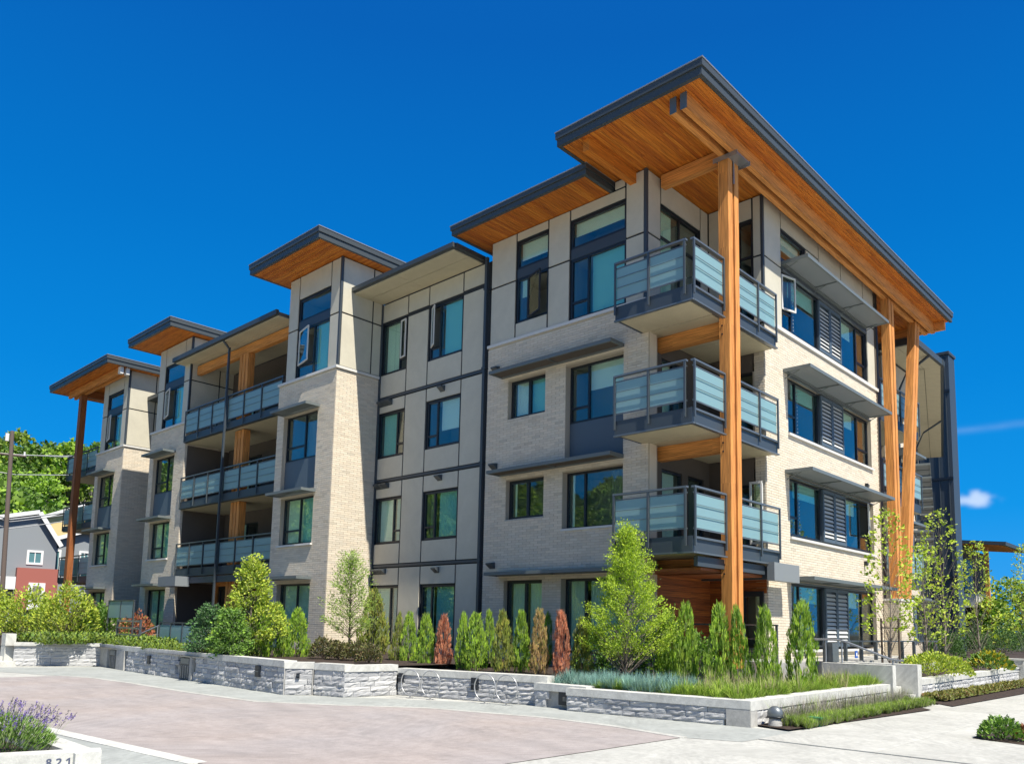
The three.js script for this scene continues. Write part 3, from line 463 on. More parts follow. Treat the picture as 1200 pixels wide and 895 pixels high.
// ---- V-shaped timber posts at the end of the sunny front, and the balconies behind them
{
  const pd = part('pier', box(-.03, .56, .3, 2.72, -13.25, -11.975), M.mortar, bld); bricks(frameOf(.56, 0, 0, -1), 11.975, 13.25, .4, 2.70, .012, [], pd); bricks(frameOf(0, -11.975, 1, 0), .02, .56, .4, 2.70, .012, [], pd); part('cap', box(-.04, .60, 2.721, 2.80, -13.28, -11.94), M.trimWhite, pd);
  for (const [dz] of [[0], [.30]]) part('timber_post', plank(.22, .50, .6, 13.56, -12.25 - dz, -12.03 - dz), woodPost, bld);
  for (const dz of [0, .30]) {
    const L = Math.hypot(2.6, 12.8), g = plank(.22, .50, 0, L, -.11, .11); g.rotateX(-Math.atan2(2.6, 12.8)); g.translate(0, .8, -12.55 - dz); part('timber_post', g, woodPost, bld);
  }
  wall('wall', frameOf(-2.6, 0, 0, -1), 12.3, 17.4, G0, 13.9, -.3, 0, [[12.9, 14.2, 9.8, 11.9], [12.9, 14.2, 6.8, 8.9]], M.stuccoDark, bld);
  for (const y of [9.81, 6.81]) windowUnit(frameOf(-2.6, 0, 0, -1), 12.91, 14.19, y, y + 2.08, -.05, bld, {});
  for (const R of [10.83, 7.86, 4.87]) {
    const s = part('balcony_slab', box(-2.59, -.10, R - 1.5, R - 1.18, -16.9, -12.31), M.slate, bld); part('soffit_panel', box(-2.58, -.12, R - 1.53, R - 1.503, -16.88, -12.33), M.creamSoffit, s);
    railing(frameOf(-.05, 0, 0, -1), 12.34, 16.9, R - 1.1, R, 0, [12.4, 13.5, 14.6, 15.7, 16.8], bld);
  }
  part('downpipe', box(-.1, .02, .6, 13.5, -12.22, -12.1), M.slate, bld);
}

// ================================================================== wings beyond the sunny front
{
  const w = thing('apartment_wing', 'receding wing with bent beige eave and canopied windows beyond the V shaped timber posts', 'building');
  const pts = [[-1.45, -17.0], [-1.45, -20.2], [-6.75, -39.5]];
  for (let k = 0; k < 2; k++) {
    const [x0, z0] = pts[k], [x1, z1] = pts[k + 1], L = Math.hypot(x1 - x0, z1 - z0), F = frameOf(x0, z0, x1 - x0, z1 - z0), hs = [], ws = [];
    for (let a = k ? 1.0 : .5; a < L - 1.5; a += 3.4) for (const y of [1.1, 4.2, 7.2, 10.2]) { hs.push([a, a + 2.0, y, y + 1.8]); ws.push([a + .01, a + 1.99, y + .01, y + 1.79]); }
    const wl = wall('wall', F, 0, L, .4, 13.2, -.3, 0, hs, M.mortar, w); bricks(F, 0, L, .4, 10.1, .01, hs, wl);
    for (const q of ws) { windowUnit(F, ...q, -.06, w, { m: [q[0] + .6] }); if (q[2] < 9.5) canopy(F, q[0] - .3, q[1] + .3, q[3] + .14, .012, .8, w, { bays: 2, m: M.canopyMesh }); }
    for (const y of [3.2, 6.2, 9.2]) for (let a = .2; a < L - 1; a += 3.4) part('louvre_screen', fb(F, a + 2.3, a + 3.0, y - 2.0, y - .3, .02, .06), M.slatePanel, w);
    const e = 1.45, r = part('roof', fb(F, -.3, L + .3, 13.34, 13.50, -3, e - .1), M.roofTop, w);
    part('gutter', fb(F, -.32, L + .32, 13.30, 13.56, e - .095, e + .03), M.fascia, r); if (!k) part('gutter', fb(F, -.42, -.325, 13.30, 13.56, -1, e), M.fascia, r);
    for (const [n0, n1] of [[.01, .7], [.72, e - .1]]) part('soffit_panel', fb(F, -.28, L + .28, 13.30, 13.335, n0, n1), M.creamSoffit, r);
    part('downpipe', onF(F, tube([[L * .5, 13.3, e - .05], [L * .5, 12.7, .5], [L * .5, 12.4, .08], [L * .5, .6, .08]], .06)), M.slate, w);
  }
  const s = thing('metal_clad_tower', 'tall dark grey tower clad in standing seam metal behind the beige eave', 'tower');
  part('cladding', box(-9.6, -6.1, .2, 21.8, -46.5, -45), M.slate, s);
  for (let x = -9.5; x < -6.1; x += .62) part('seam', box(x, x + .05, .2, 21.8, -44.999, -44.93), M.slate, s);
  for (const y of [5.5, 12.6, 19]) part('flashing', box(-9.62, -6.08, y, y + .18, -44.998, -44.9), M.frame, s);
  part('cap', box(-9.7, -6.02, 21.8, 22.0, -46.6, -44.88), M.fascia, s);
  const t = thing('timber_porch_block', 'small far block with orange timber roof overhang on a thin post', 'building');
  part('wall', box(-13, -9.6, .2, 9.2, -68, -60), M.stuccoDark, t);
  part('roof', (() => { const g = box(-13.2, -5.9, 0, .3, -68, -59.5); g.rotateZ(-.10); g.translate(-.2, 8.55, 0); return g; })(), M.fascia, t);
  for (let i = 0; i < 16; i++) part('soffit_board', (() => { const g = plank(-9.5, -6.2, -.03, -.004, -60.0 - i * .5, -59.55 - i * .5); g.rotateZ(-.10); g.translate(-.2, 8.545, 0); return g; })(), woods[i % 5], t);
  part('post', plank(-7.9, -7.6, .2, 9.1, -60.6, -60.3), woodPost, t);
  part('window', box(-9.58, -9.5, 5.4, 8.2, -63, -60.4), M.frame, t); part('balcony', box(-9.55, -8.6, 4.0, 5.2, -64, -60.1), M.concWhite, t);
}

// ================================================================== ground
function sheet(pts, y, m, name) { const s = new THREE.Shape(pts.map((p) => new THREE.Vector2(p[0], -p[1]))), g = new THREE.ShapeGeometry(s); g.rotateX(-Math.PI / 2); g.translate(0, y, 0); return struct(name, uvBox(g.toNonIndexed()), m); }
const px = (u, v, y = 0) => { const p = gp(u, v, y); return [p.x, p.z]; };
struct('ground', (() => { const g = new THREE.PlaneGeometry(900, 900); g.rotateX(-Math.PI / 2); g.translate(0, -.16, 0); return uvBox(g.toNonIndexed()); })(), mat([.10, .105, .07], 1, { map: soilTex }));
sheet([[-45, 60], [60, 60], [60, -90], [3.0, -90], [3.0, 4.3], [-1.2, 4.5], [-4.8, 5.2], [-6.1, 7.2], [-20, 7.0], [-45, 9]], -.004, M.concWalk, 'sidewalk');
const drive = [px(-260, 800), [-14.4, 9.3], px(105, 794), px(150, 800), px(225, 812), px(300, 822), px(400, 826.5), px(500, 829.5), px(640, 841), px(720, 851), px(800, 864), px(560, 900), px(420, 930), px(230, 894), px(55, 855), px(-150, 815)];
sheet(drive, .004, M.pave, 'driveway');
const band = [px(-60, 783), [-18.9, 8.7], [-18.4, 6.9], [-15.9, 7.0], [-6.1, 7.4], [-4.8, 6.5], [-1.2, 4.5], [3.38, 4.45], px(935, 858), px(870, 869), ...drive.slice(2, 11).reverse().map((p) => [p[0], p[1]]), [-14.4, 9.3]];
sheet(band, 0, M.concBand, 'paving_band');
function strip(pts, w, y, m, name) { const gs = []; for (let i = 0; i < pts.length - 1; i++) { const [a, b] = [pts[i], pts[i + 1]], L = Math.hypot(b[0] - a[0], b[1] - a[1]); gs.push(fb(frameOf(a[0], a[1], b[0] - a[0], b[1] - a[1]), -.02, L + .02, -.05, y + (i % 2) * .0006, -w / 2, w / 2)); } return struct(name, gs, m); }
strip(drive.slice(1, 11), .16, .009, M.concWalk, 'kerb_strip'); strip([px(230, 894), px(55, 855), px(-150, 815)], .22, .009, M.concWhite, 'kerb_strip');
sheet([px(230, 897), px(52, 858), px(-150, 818), [6, 30], [9, 20]], .0015, M.concBand, 'paving_band');
// worn concrete slabs of the footpath on the right, each with its own edge
{
  const m2 = [M.concWalk, mat([.515, .515, .49], .9, { map: concTex }), mat([.485, .485, .46], .9, { map: concTex })];
  const walk = struct('footpath', box(4.1, 4.11, -.05, -.02, 4, 4.1), M.concWalk);
  for (let i = 0; i < 2; i++) for (let j = 0; j < 17; j++) { const x0 = 4.14 + i * 1.7, z1 = 5.7 - j * 1.5; part('slab', box(x0, x0 + 1.695, -.06, .012, z1 - 1.496, z1), m2[(i * 5 + j * 7) % 3], walk); }
}
// soil and terraces behind the walls
const soil = (pts, y, name = 'planting_soil') => sheet(pts, y, M.soil, name);
soil([[-44, 9.5], [-20.0, 9.2], [-18.75, 6.95], [-15.9, 7.05], [-11, 7.35], [-6.25, 7.35], [-5.9, 6.9], [-5.0, 6.65], [-4.9, 5.2], [-4.9, -1], [-44, -1]], .64);
soil([[-4.9, 5.2], [-1.25, 4.4], [-1.1, 0.05], [-4.9, .05]], .53);
soil([[-1.1, 4.5], [3.25, 4.3], [3.1, -2.7], [1.7, -3.0], [1.7, .0], [-1.1, .0]], .35);
soil([[.05, -3.9], [3.2, -3.9], [3.2, -60], [-10, -60], [-2, -17]], .45);
struct('terrace', [box(-1.75, 1.3, -.1, .86, -3.2, -1.0), box(.01, 1.7, -.1, .86, -12, -3.201)], M.conc);
soil([[3.36, 4.2], px(925, 857), px(1010, 845), px(1092, 833), [3.3, -2.8]], .03); soil([[3.5, -3.9], px(1117, 829), px(1200, 814), [4.1, -40], [3.4, -40]], .03);
soil([px(1140, 866), px(1215, 876), px(1260, 850), px(1165, 851)], .016);

// ================================================================== retaining walls with split-face blocks
const stoneMats = [[.42, .425, .425], [.47, .47, .465], [.37, .375, .38], [.51, .51, .50]].map((c) => mat(c, .95, { bumpMap: grainTex, bumpScale: .006 }));
const blockGeos = Array.from({ length: 10 }, (_, k) => {
  const g = new THREE.BoxGeometry(1, 1, .12, 5, 3, 1), p = g.attributes.position;
  for (let i = 0; i < p.count; i++) if (p.getZ(i) > 0) { const x = p.getX(i), y = p.getY(i), e = Math.max(Math.abs(x) * 2, Math.abs(y) * 2) > .99 ? 0 : 1; p.setZ(i, .045 - .013 * (1 - e) + e * (.026 * pn.noise(x * 4 + k * 9.1, y * 3.1, k * 3.7) + .022 * pn.noise(x * 9 + k, y * 5, 2.2))); }
  const q = g.toNonIndexed(); q.computeVertexNormals(); return uvBox(q);
});
function blockWall(label, p0, p1, y0, top, o = {}) {
  const dx = p1[0] - p0[0], dz = p1[1] - p0[1], L = Math.hypot(dx, dz), w = thing('retaining_wall', label, 'wall'), F = frameOf(p0[0], p0[1], dx, dz), cap = o.cap ?? .14, th = o.th ?? .28;
  part('core', [fb(F, 0, L, y0 - .1, top - cap, -th, -.07)], M.conc, w);
  part('coping', [fb(F, o.c0 ?? -.0, L + (o.c1 ?? 0), top - cap, top, -th - .02, .012)], M.concWhite, w);
  const e0 = o.e0 ?? 0, e1 = o.e1 ?? 0;
  if (e0) part('pilaster', fb(F, 0, e0, y0 - .1, top - cap - .002, -.069, .008), M.conc, w); if (e1) part('pilaster', fb(F, L - e1, L, y0 - .1, top - cap - .002, -.069, .008), M.conc, w);
  const rows = o.rows || Math.max(2, Math.round((top - cap - y0) / .12)), h = (top - cap - y0) / rows, skip = o.skip || [];
  for (let k = 0; k < rows; k++) {
    let a = e0 + .006 - (k % 2 ? rr(.05, .2) : 0);
    while (a < L - e1 - .03) {
      const len = rr(o.lmin || .2, o.lmax || .6), s = Math.max(a, e0 + .006), e = Math.min(a + len, L - e1 - .006); a += len;
      if (e - s < .05 || skip.some(([p, q]) => s < q && e > p)) continue;
      const m = part('stone_block', blockGeos[Math.floor(rnd() * 10)], stoneMats[Math.floor(rnd() * 4)], w); m.scale.set((e - s) - .008, h - .007, 1);
      m.matrixAutoUpdate = true; const T = new THREE.Matrix4().compose(new THREE.Vector3((s + e) / 2, y0 + h * (k + .5), -.045 + rr(-.010, .010) * (o.rough || 1)), new THREE.Quaternion(), new THREE.Vector3((e - s) - .005, h - .004, 1)).premultiply(F);
      T.decompose(m.position, m.quaternion, m.scale);
    }
  }
  return { w, F, L };
}
const wl1 = blockWall('long stone faced retaining wall with two steel plates let into it', [-15.9, 7.05], [-6.12, 7.5], 0, .74, { skip: [[4.08, 4.86]], rows: 5, lmin: .2, lmax: .55, rough: 1.7 });
blockWall('short grey stretch of retaining wall beside the first steel plate', [-18.7, 6.8], [-15.9, 7.05], 0, .74, { skip: [[.85, 2.7]], rows: 5, e0: .8 });
blockWall('sunlit white stone wall beside the far steps', [-19.95, 9.0], [-18.7, 6.8], 0, .75, { rows: 5 });
blockWall('narrow sunlit facet of stone wall with a small dark light slot', [-6.12, 7.5], [-5.74, 7.0], 0, .71, { rows: 5, e0: .02, e1: .02 });
blockWall('narrow shaded facet of stone wall between two sunlit ones', [-5.74, 7.0], [-4.86, 6.8], 0, .70, { rows: 5 });
blockWall('wide sunlit facet of stone wall beside the bicycle racks', [-4.86, 6.8], [-4.74, 5.45], 0, .68, { rows: 5 });
blockWall('shaded stone wall behind the steel ring bicycle racks', [-4.74, 5.45], [-1.0, 4.58], 0, .60, { skip: [], rows: 5 });
blockWall('short stepped piece of stone wall with a dark light niche', [-1.18, 4.78], [-.1, 4.72], 0, .47, { rows: 2, skip: [[.6, 1.1]], c1: .2 });
blockWall('low front planter wall with a concrete corner under the blue grass', [-.24, 4.9], [3.38, 4.46], 0, .435, { rows: 3, e1: .42, th: .3 });
blockWall('sunlit low planter wall along the footpath with lavender at its foot', [3.38, 4.46], [3.22, -2.75], -.02, .43, { rows: 2, e0: .25, e1: .2, th: .3, cap: .16 });
blockWall('sunlit planter wall past the steps with sedum along its foot', [3.45, -3.85], [3.15, -16.2], -.02, .50, { rows: 3, cap: .14 });
{ // steel plates, light slots and fittings set into the walls
  const F1 = frameOf(-15.9, 7.05, 9.78, .45), F0 = frameOf(-18.7, 6.8, 2.8, .25);
  for (const [F, a, l] of [[F1, 4.06, 'brushed steel plate let into the wall next to a concrete pier'], [F0, 1.0, 'brushed steel plate let into the wall beside a sunlit corner']]) {
    const g = thing('steel_gate_plate', l, 'metal panel'); part('plate', fb(F, a, a + (F === F0 ? .8 : .68), .02, .58, -.06, -.01), M.concDark, g); part('top_plate', fb(F, a + .05, a + .6, .42, .57, -.009, .0), M.railGrey, g); for (let i = 0; i < 4; i++) part('rib', fb(F, a + .1 + i * .15, a + .12 + i * .15, .04, .38, -.009, .004), M.steel, g);
    const p = thing('concrete_pier', l.includes('corner') ? 'slim concrete pier right of the plate by the sunlit corner' : 'slim concrete pier right of the steel plate in the long wall', 'pier'); const a2 = F === F0 ? 1.82 : 4.75; part('shaft', fb(F, a2, a2 + (F === F0 ? .8 : .16), -.05, .60, -.06, .02), M.conc, p);
  }
  const fit = (F, a, y, s, label) => { const g = thing('wall_light', label, 'light'); part('housing', fb(F, a - s * .5, a + s * .5, y - s * .75, y + s * .75, -.04, .05), M.frame, g); part('louvre', fb(F, a - s * .4, a + s * .4, y - s * .1, y + s * .05, .051, .075), M.railDark, g); };
  fit(F1, 1.9, .42, .16, 'black louvred light box on the long stone wall between the steel plates'); fit(F1, 8.6, .45, .17, 'black louvred light box on the long stone wall right of the steel plate');
  fit(frameOf(-6.12, 7.5, .38, -.5), .3, .42, .07, 'tiny dark light slot in the narrow sunlit facet');
  fit(frameOf(-4.74, 5.45, 3.74, -.87), 2.1, .36, .17, 'dark light slot behind the ring shaped bicycle rack'); fit(frameOf(-4.74, 5.45, 3.74, -.87), .12, .40, .13, 'dark light slot at the corner behind the bicycle rack');
  const n = thing('light_niche', 'dark square light niche at the step of the planter wall', 'light'); part('recess', box(-.55, -.16, .08, .33, 4.70, 4.765), M.frame, n); part('lamp', box(-.42, -.30, .16, .24, 4.766, 4.79), M.concDark, n);
  const b = thing('bollard_light', 'round grey dome light at the concrete corner of the front planter', 'light'); const dome = new THREE.SphereGeometry(.135, 20, 12); dome.scale(1, 1, .8); dome.translate(3.62, .22, 4.05); part('dome', dome, M.railGrey, b); part('slot', new THREE.TorusGeometry(.132, .012, 6, 24).rotateX(Math.PI / 2).scale(1, 1, .8).translate(3.62, .17, 4.05), M.frame, b); part('base', new THREE.CylinderGeometry(.10, .12, .14, 16).translate(3.62, .07, 4.05), M.conc, b);
}
// ---- ring bicycle racks
const ringMat = mat([.46, .46, .45], .35, { metalness: .55 });
[[.66, 'steel ring of the bicycle rack nearest the wide sunlit facet'], [1.20, 'second steel ring of the bicycle rack beside the sunlit facet'], [2.58, 'steel ring of the bicycle rack in front of the dark light slot'], [3.10, 'steel ring of the bicycle rack just past the light slot']].forEach(([a, l]) => {
  const o = V3(a, 0, .38).applyMatrix4(frameOf(-4.74, 5.45, 3.74, -.87)), g = thing('bicycle_rack', l, 'bike rack', [o.x, 0, o.z], 'ring bicycle racks');
  part('ring', new THREE.TorusGeometry(.275, .0125, 8, 48).rotateY(.12).translate(0, .33, 0), ringMat, g); part('foot', [box(-.012, .012, 0, .06, -.012, .012), box(-.06, .06, 0, .012, -.06, .06)], ringMat, g);
});
// ---- steps, piers and handrails at the sunny side entrance
{
  const p = thing('entrance_steps', 'concrete steps with side walls rising from the footpath', 'steps');
  for (let i = 0; i < 5; i++) part('step', box(3.5 - i * .33 - .32, 3.5 - i * .33, -.05, .17 * (i + 1), -3.68, -3.02), M.concWhite, p);
  part('side_wall', box(1.6, 3.28, 0, .86, -3.0, -2.78), M.concWhite, p); part('side_wall', box(1.6, 3.55, 0, .87, -4.0, -3.7), M.concWhite, p);
  const r = thing('handrail', 'grey steel handrail sloping down the entrance steps', 'handrail');
  part('rail', tube([[1.2, 1.42, -3.05], [1.9, 1.42, -3.05], [2.1, 1.38, -3.05], [3.2, .98, -3.05], [3.45, .97, -3.05]], .028), M.steel, r); for (const [x, y] of [[1.25, 1.42], [1.6, 1.42], [2.0, 1.40], [3.2, .98]]) part('post', bar([x, .3, -3.05], [x, y, -3.05], .022), M.steel, r);
  const q = thing('terrace_railing', 'dark steel railing along the terrace under the sunny windows', 'railing');
  part('rail', [box(1.62, 1.68, 1.36, 1.40, -12, -4.1)], M.railDark, q); for (let z = -4.2; z > -12.1; z -= 1.1) part('post', box(1.61, 1.69, .86, 1.36, z - .04, z + .04), M.railDark, q);
  const q2 = thing('terrace_railing', 'dark steel railing behind the clipped cedars by the timber door', 'railing');
  part('rail', [box(-1.5, 1.3, 1.72, 1.76, -1.06, -1.0)], M.railDark, q2); part('rail', [box(-1.5, 1.3, 1.40, 1.42, -1.04, -1.02)], M.railDark, q2); part('rail', [box(-1.5, 1.3, 1.10, 1.12, -1.04, -1.02)], M.railDark, q2); for (const x of [-1.5, -.5, .4, 1.24]) part('post', box(x, x + .05, .86, 1.72, -1.055, -1.005), M.railDark, q2);
  const g = thing('notice_plate', 'grey metal cabinet beside the handrail', 'cabinet'); part('cabinet', box(1.5, 1.75, .86, 1.34, -3.5, -3.1), M.railGrey, g);
  const sg = thing('sign', 'small blue sign with a white mark by the handrail', 'sign'); part('board', box(2.2, 2.22, .98, 1.16, -3.5, -3.36), mat([.02, .10, .42], .5), sg); part('mark', box(2.221, 2.224, 1.03, 1.11, -3.46, -3.40), M.white, sg);
  const u = thing('utility_box', 'small green plastic box at the edge of the lavender strip', 'box'); const [bx, bz] = px(957, 851); part('lid', box(bx - .12, bx + .12, .12, .16, bz - .1, bz + .1), M.green, u); part('body', box(bx - .10, bx + .10, 0, .12, bz - .085, bz + .085), M.green, u);
  const pier = thing('concrete_pier', 'square concrete pier at the end of the planter wall with sedum', 'pier'); part('shaft', box(2.9, 3.3, 0, .74, -16.7, -16.25), M.concWhite, pier); part('cap', box(2.5, 3.32, .74, .80, -16.72, -16.23), M.concWhite, pier);
}
// ---- fence, glass screens and sloping handrails behind the long wall
{
  const zs = 6.2;
  const f = thing('slat_fence', 'low horizontal slat fence in front of the red flowering shrub', 'fence', [0, 0, 0]);
  const A = gp(136, 752, .7), B = gp(176, 748, .7); const F = frameOf(-18.4, 6.45, 1, .12);
  for (const y of [.82, 1.04, 1.26, 1.48]) part('slat', fb(F, 0, 2.7, y, y + .05, -.02, .02), M.steel, f); for (const a of [0, 2.65]) part('post', fb(F, a, a + .05, .64, 1.56, -.03, .03), M.railDark, f);
  for (const [x0, n, l] of [[-16.6, 5, 'frosted glass screen panels behind the yellow groundcover']]) { const s = thing('glass_screen', l, 'screen'); for (let i = 0; i < n; i++) { part('panel', box(x0 + i * .82 + .03, x0 + i * .82 + .79, .72, 1.40, 5.79, 5.81), frosted, s); part('post', box(x0 + i * .82 - .02, x0 + i * .82 + .025, .64, 1.48, 5.77, 5.83), M.railDark, s); } part('rail', box(x0, x0 + n * .82, 1.46, 1.50, 5.775, 5.825), M.railDark, s); }
  const s2 = thing('glass_screen', 'frosted glass screen at the foot of the far tower', 'screen'); for (let i = 0; i < 2; i++) part('panel', box(-27.3 + i * 1.35, -26.02 + i * 1.35, 1.6, 2.3, 3.49, 3.51), frosted, s2); part('rail', box(-27.35, -24.62, 2.3, 2.35, 3.47, 3.53), M.railDark, s2); for (const x of [-27.35, -26.0, -24.68]) part('post', box(x, x + .05, .6, 2.3, 3.47, 3.53), M.railDark, s2);
  for (const [x, l] of [[-17.0, 'pale sloping handrail beside the slat fence'], [-12.9, 'pale sloping handrail beside the glass screen']]) { const h = thing('handrail', l, 'handrail'); part('rail', bar([x, .80, 6.85], [x + 1.0, 1.38, 6.1], .025), M.steel, h); part('post', bar([x + .98, .6, 6.12], [x + .98, 1.37, 6.12], .02), M.steel, h); part('post', bar([x + .05, .6, 6.8], [x + .05, .82, 6.8], .02), M.steel, h); }
}
// ---- steps with a black rail at the far left
{
  const p = thing('entrance_steps', 'low concrete steps beside the sunlit white wall', 'steps'); const c = px(18, 783);
  part('step', box(-21.3, -19.9, -.05, .14, 8.7, 9.9), M.concWhite, p); part('step', box(-21.7, -20.3, .14, .29, 8.7, 9.8), M.concWhite, p); part('cheek_wall', box(-20.6, -20.15, 0, 1.02, 8.9, 9.2), M.concWhite, p);
  const r = thing('handrail', 'black steel rail with bent top beside the low steps', 'handrail'); const q = gp(7, 782); part('rail', tube([[-20.2, 1.62, 9.75], [-19.95, 1.2, 9.75], [-19.7, .95, 9.75]], .03), M.frame, r); for (const [x, y] of [[-20.15, 1.5], [-19.72, .97]]) part('post', bar([x, 0, 9.75], [x, y, 9.75], .025), M.frame, r);
}
// ---- white planter box by the camera with its number
{
  const y = .5, a = gp(119, 880, y), b = gp(50, 857, y), c = gp(-30, 888, y), box0 = thing('planter_box', 'white concrete planter box filled with lavender', 'planter', [0, 0, 0]);
  const dirB = b.clone().sub(a).setY(0), dirC = c.clone().sub(a).setY(0); const lb = dirB.clone().normalize(), lc = dirC.clone().normalize();
  const e1 = a.clone().addScaledVector(lb, 2.6), e2 = a.clone().addScaledVector(lc, 2.6);
  const FB = frameOf(a.x, a.z, -lc.x, -lc.z);   // front with the number: a runs to the right
  const FBf = frameOf(e2.x, e2.z, a.x - e2.x, a.z - e2.z), FBs = frameOf(a.x, a.z, e1.x - a.x, e1.z - a.z);
  part('wall', fb(FBf, 0, 2.6, 0, y, -.22, 0), M.concWhite, box0); part('wall', fb(FBs, .0, 2.6, 0, y - .002, -.2, -.001), M.concWhite, box0);
  const s = new THREE.Shape([a, e1, e1.clone().addScaledVector(lc, 2.6), e2].map((p) => new THREE.Vector2(p.x, -p.z))), g = new THREE.ShapeGeometry(s); g.rotateX(-Math.PI / 2); g.translate(0, y - .12, 0); part('soil', uvBox(g.toNonIndexed()), M.soil, box0);
  const num = new TextGeometry('8 2 1', { font: await new FontLoader().loadAsync('fonts/droid/droid_sans_bold.typeface.json'), size: .062, depth: .003, curveSegments: 4, bevelEnabled: false }); num.translate(2.6 - .40, y - .10, .0); part('number', onF(FBf, num), mat([.07, .085, .14], .7), box0);
  globalThis.__lav = a.clone().addScaledVector(lb, .78).addScaledVector(lc, .62);
}

// ================================================================== vegetation
const leafMat = new THREE.MeshPhysicalMaterial({ vertexColors: true, roughness: .9, side: THREE.DoubleSide, transmission: .35, thickness: 0 });
const bladeMat = new THREE.MeshStandardMaterial({ vertexColors: true, roughness: .85, side: THREE.DoubleSide });
class Leaves {
  constructor() { this.p = []; this.n = []; this.c = []; this.i = []; }
  leaf(P, dir, side, len, wid, col) {   // a folded diamond: base, two shoulders, tip
    const b = this.p.length / 3, nrm = new THREE.Vector3().crossVectors(side, dir).normalize(), k = rr(.85, 1.15);
    const put = (f, s, up) => { this.p.push(P.x + dir.x * len * f + side.x * wid * s + nrm.x * up, P.y + dir.y * len * f + side.y * wid * s + nrm.y * up, P.z + dir.z * len * f + side.z * wid * s + nrm.z * up); this.n.push(nrm.x, nrm.y, nrm.z); this.c.push(col[0] * k, col[1] * k, col[2] * k); };
    put(0, 0, 0); put(.45, -.5, wid * .12); put(1, 0, 0); put(.45, .5, wid * .12); this.i.push(b, b + 2, b + 1, b, b + 3, b + 2);
  }
  blade(P, dir, side, len, wid, col, bend = .2) { const b = this.p.length / 3; const put = (x, y, z, k) => { this.p.push(x, y, z); this.n.push(0, 1, 0); this.c.push(col[0] * k, col[1] * k, col[2] * k); }; const e = dir.clone().multiplyScalar(len), m = e.clone().multiplyScalar(.55), out = new THREE.Vector3(dir.x, -.25, dir.z).multiplyScalar(bend * len); const k = rr(.8, 1.2); put(P.x - side.x * wid, P.y, P.z - side.z * wid, k * .8); put(P.x + side.x * wid, P.y, P.z + side.z * wid, k * .8); put(P.x + m.x - side.x * wid * .7, P.y + m.y, P.z + m.z - side.z * wid * .7, k); put(P.x + m.x + side.x * wid * .7, P.y + m.y, P.z + m.z + side.z * wid * .7, k); put(P.x + e.x + out.x, P.y + e.y + out.y, P.z + e.z + out.z, k * 1.1); this.i.push(b, b + 1, b + 3, b, b + 3, b + 2, b + 2, b + 3, b + 4); }
  geo(flat = false) { const g = new THREE.BufferGeometry(); g.setAttribute('position', new THREE.Float32BufferAttribute(this.p, 3)); g.setAttribute('normal', new THREE.Float32BufferAttribute(this.n, 3)); g.setAttribute('color', new THREE.Float32BufferAttribute(this.c, 3)); g.setIndex(this.i); if (flat) g.computeVertexNormals(); return g; }
}
const V = (x, y, z) => new THREE.Vector3(x, y, z);
function anyDir() { const z = rr(-1, 1), a = rr(0, 6.2832), r = Math.sqrt(1 - z * z); return V(r * Math.cos(a), z, r * Math.sin(a)); }
const pick = (a) => a[Math.floor(rnd() * a.length)];
function sideOf(d) { const s = new THREE.Vector3().crossVectors(d, anyDir()); return s.lengthSq() < 1e-4 ? V(1, 0, 0) : s.normalize(); }

// columnar cedars: upright fans of scale leaves round a dense core
function cedarGeo(cols, seed, n = 210) {
  rnd = mulberry(seed); const L = new Leaves(), ph = rr(0, 9), fat = rr(.48, .66);
  const radius = (t, a) => .5 * Math.pow(Math.max(0, 1 - t), fat) * (t < .16 ? .74 + t * 1.6 : 1) * (1 + .34 * pn.noise(Math.cos(a) * 1.5 + ph, t * 4, Math.sin(a) * 1.5));
  for (let c = 0; c < n; c++) {
    const t = Math.pow((c + rnd()) / n, 1.2) * .97, a = c * 2.39996 + rr(-.5, .5), inner = rnd() < .22, R = radius(t, a) * (inner ? rr(.35, .75) : rr(.84, 1.12)), O = V(Math.cos(a) * R, .02 + t * .93, Math.sin(a) * R), col = pick(cols), k = rr(.72, 1.25), rad = V(Math.cos(a), 0, Math.sin(a)), tan = V(-Math.sin(a), 0, Math.cos(a));
    const fan = rad.clone().multiplyScalar(rr(.2, 1)).addScaledVector(tan, rr(-1, 1)).normalize(), up = V(rad.x * rr(.15, .55), 1, rad.z * rr(.15, .55)).normalize();
    for (let q = 0; q < 17; q++) {
      const P = O.clone().addScaledVector(fan, rr(-.07, .07)).addScaledVector(up, rr(-.05, .05)).addScaledVector(rad, rr(-.02, .02)), d = up.clone().addScaledVector(fan, rr(-.8, .8)).add(anyDir().multiplyScalar(.3)).normalize();
      L.leaf(P, d, fan.clone().add(anyDir().multiplyScalar(.6)).normalize(), rr(.05, .095), rr(.022, .042), S(pick([col, col, pick(cols)]), k));
    }
  }
  return L.geo();
}
const cedarCol = {
  green: [[.225, .383, .018], [.290, .484, .024], [.172, .302, .018], [.395, .564, .030]], olive: [[.217, .283, .029], [.283, .350, .032], [.167, .217, .029], [.333, .316, .043]],
  dead: [[.58, .22, .11], [.66, .29, .16], [.46, .15, .07], [.62, .26, .13]], tan: [[.50, .33, .12], [.58, .40, .16], [.38, .26, .08], [.30, .28, .05]],
};
const cedarG = {}; for (const k in cedarCol) cedarG[k] = [11, 31, 57, 83].map((q) => cedarGeo(cedarCol[k], q + k.length * 3));
const stemG = new THREE.CylinderGeometry(.02, .035, .35, 6).translate(0, .12, 0);
rnd = mulberry(99);
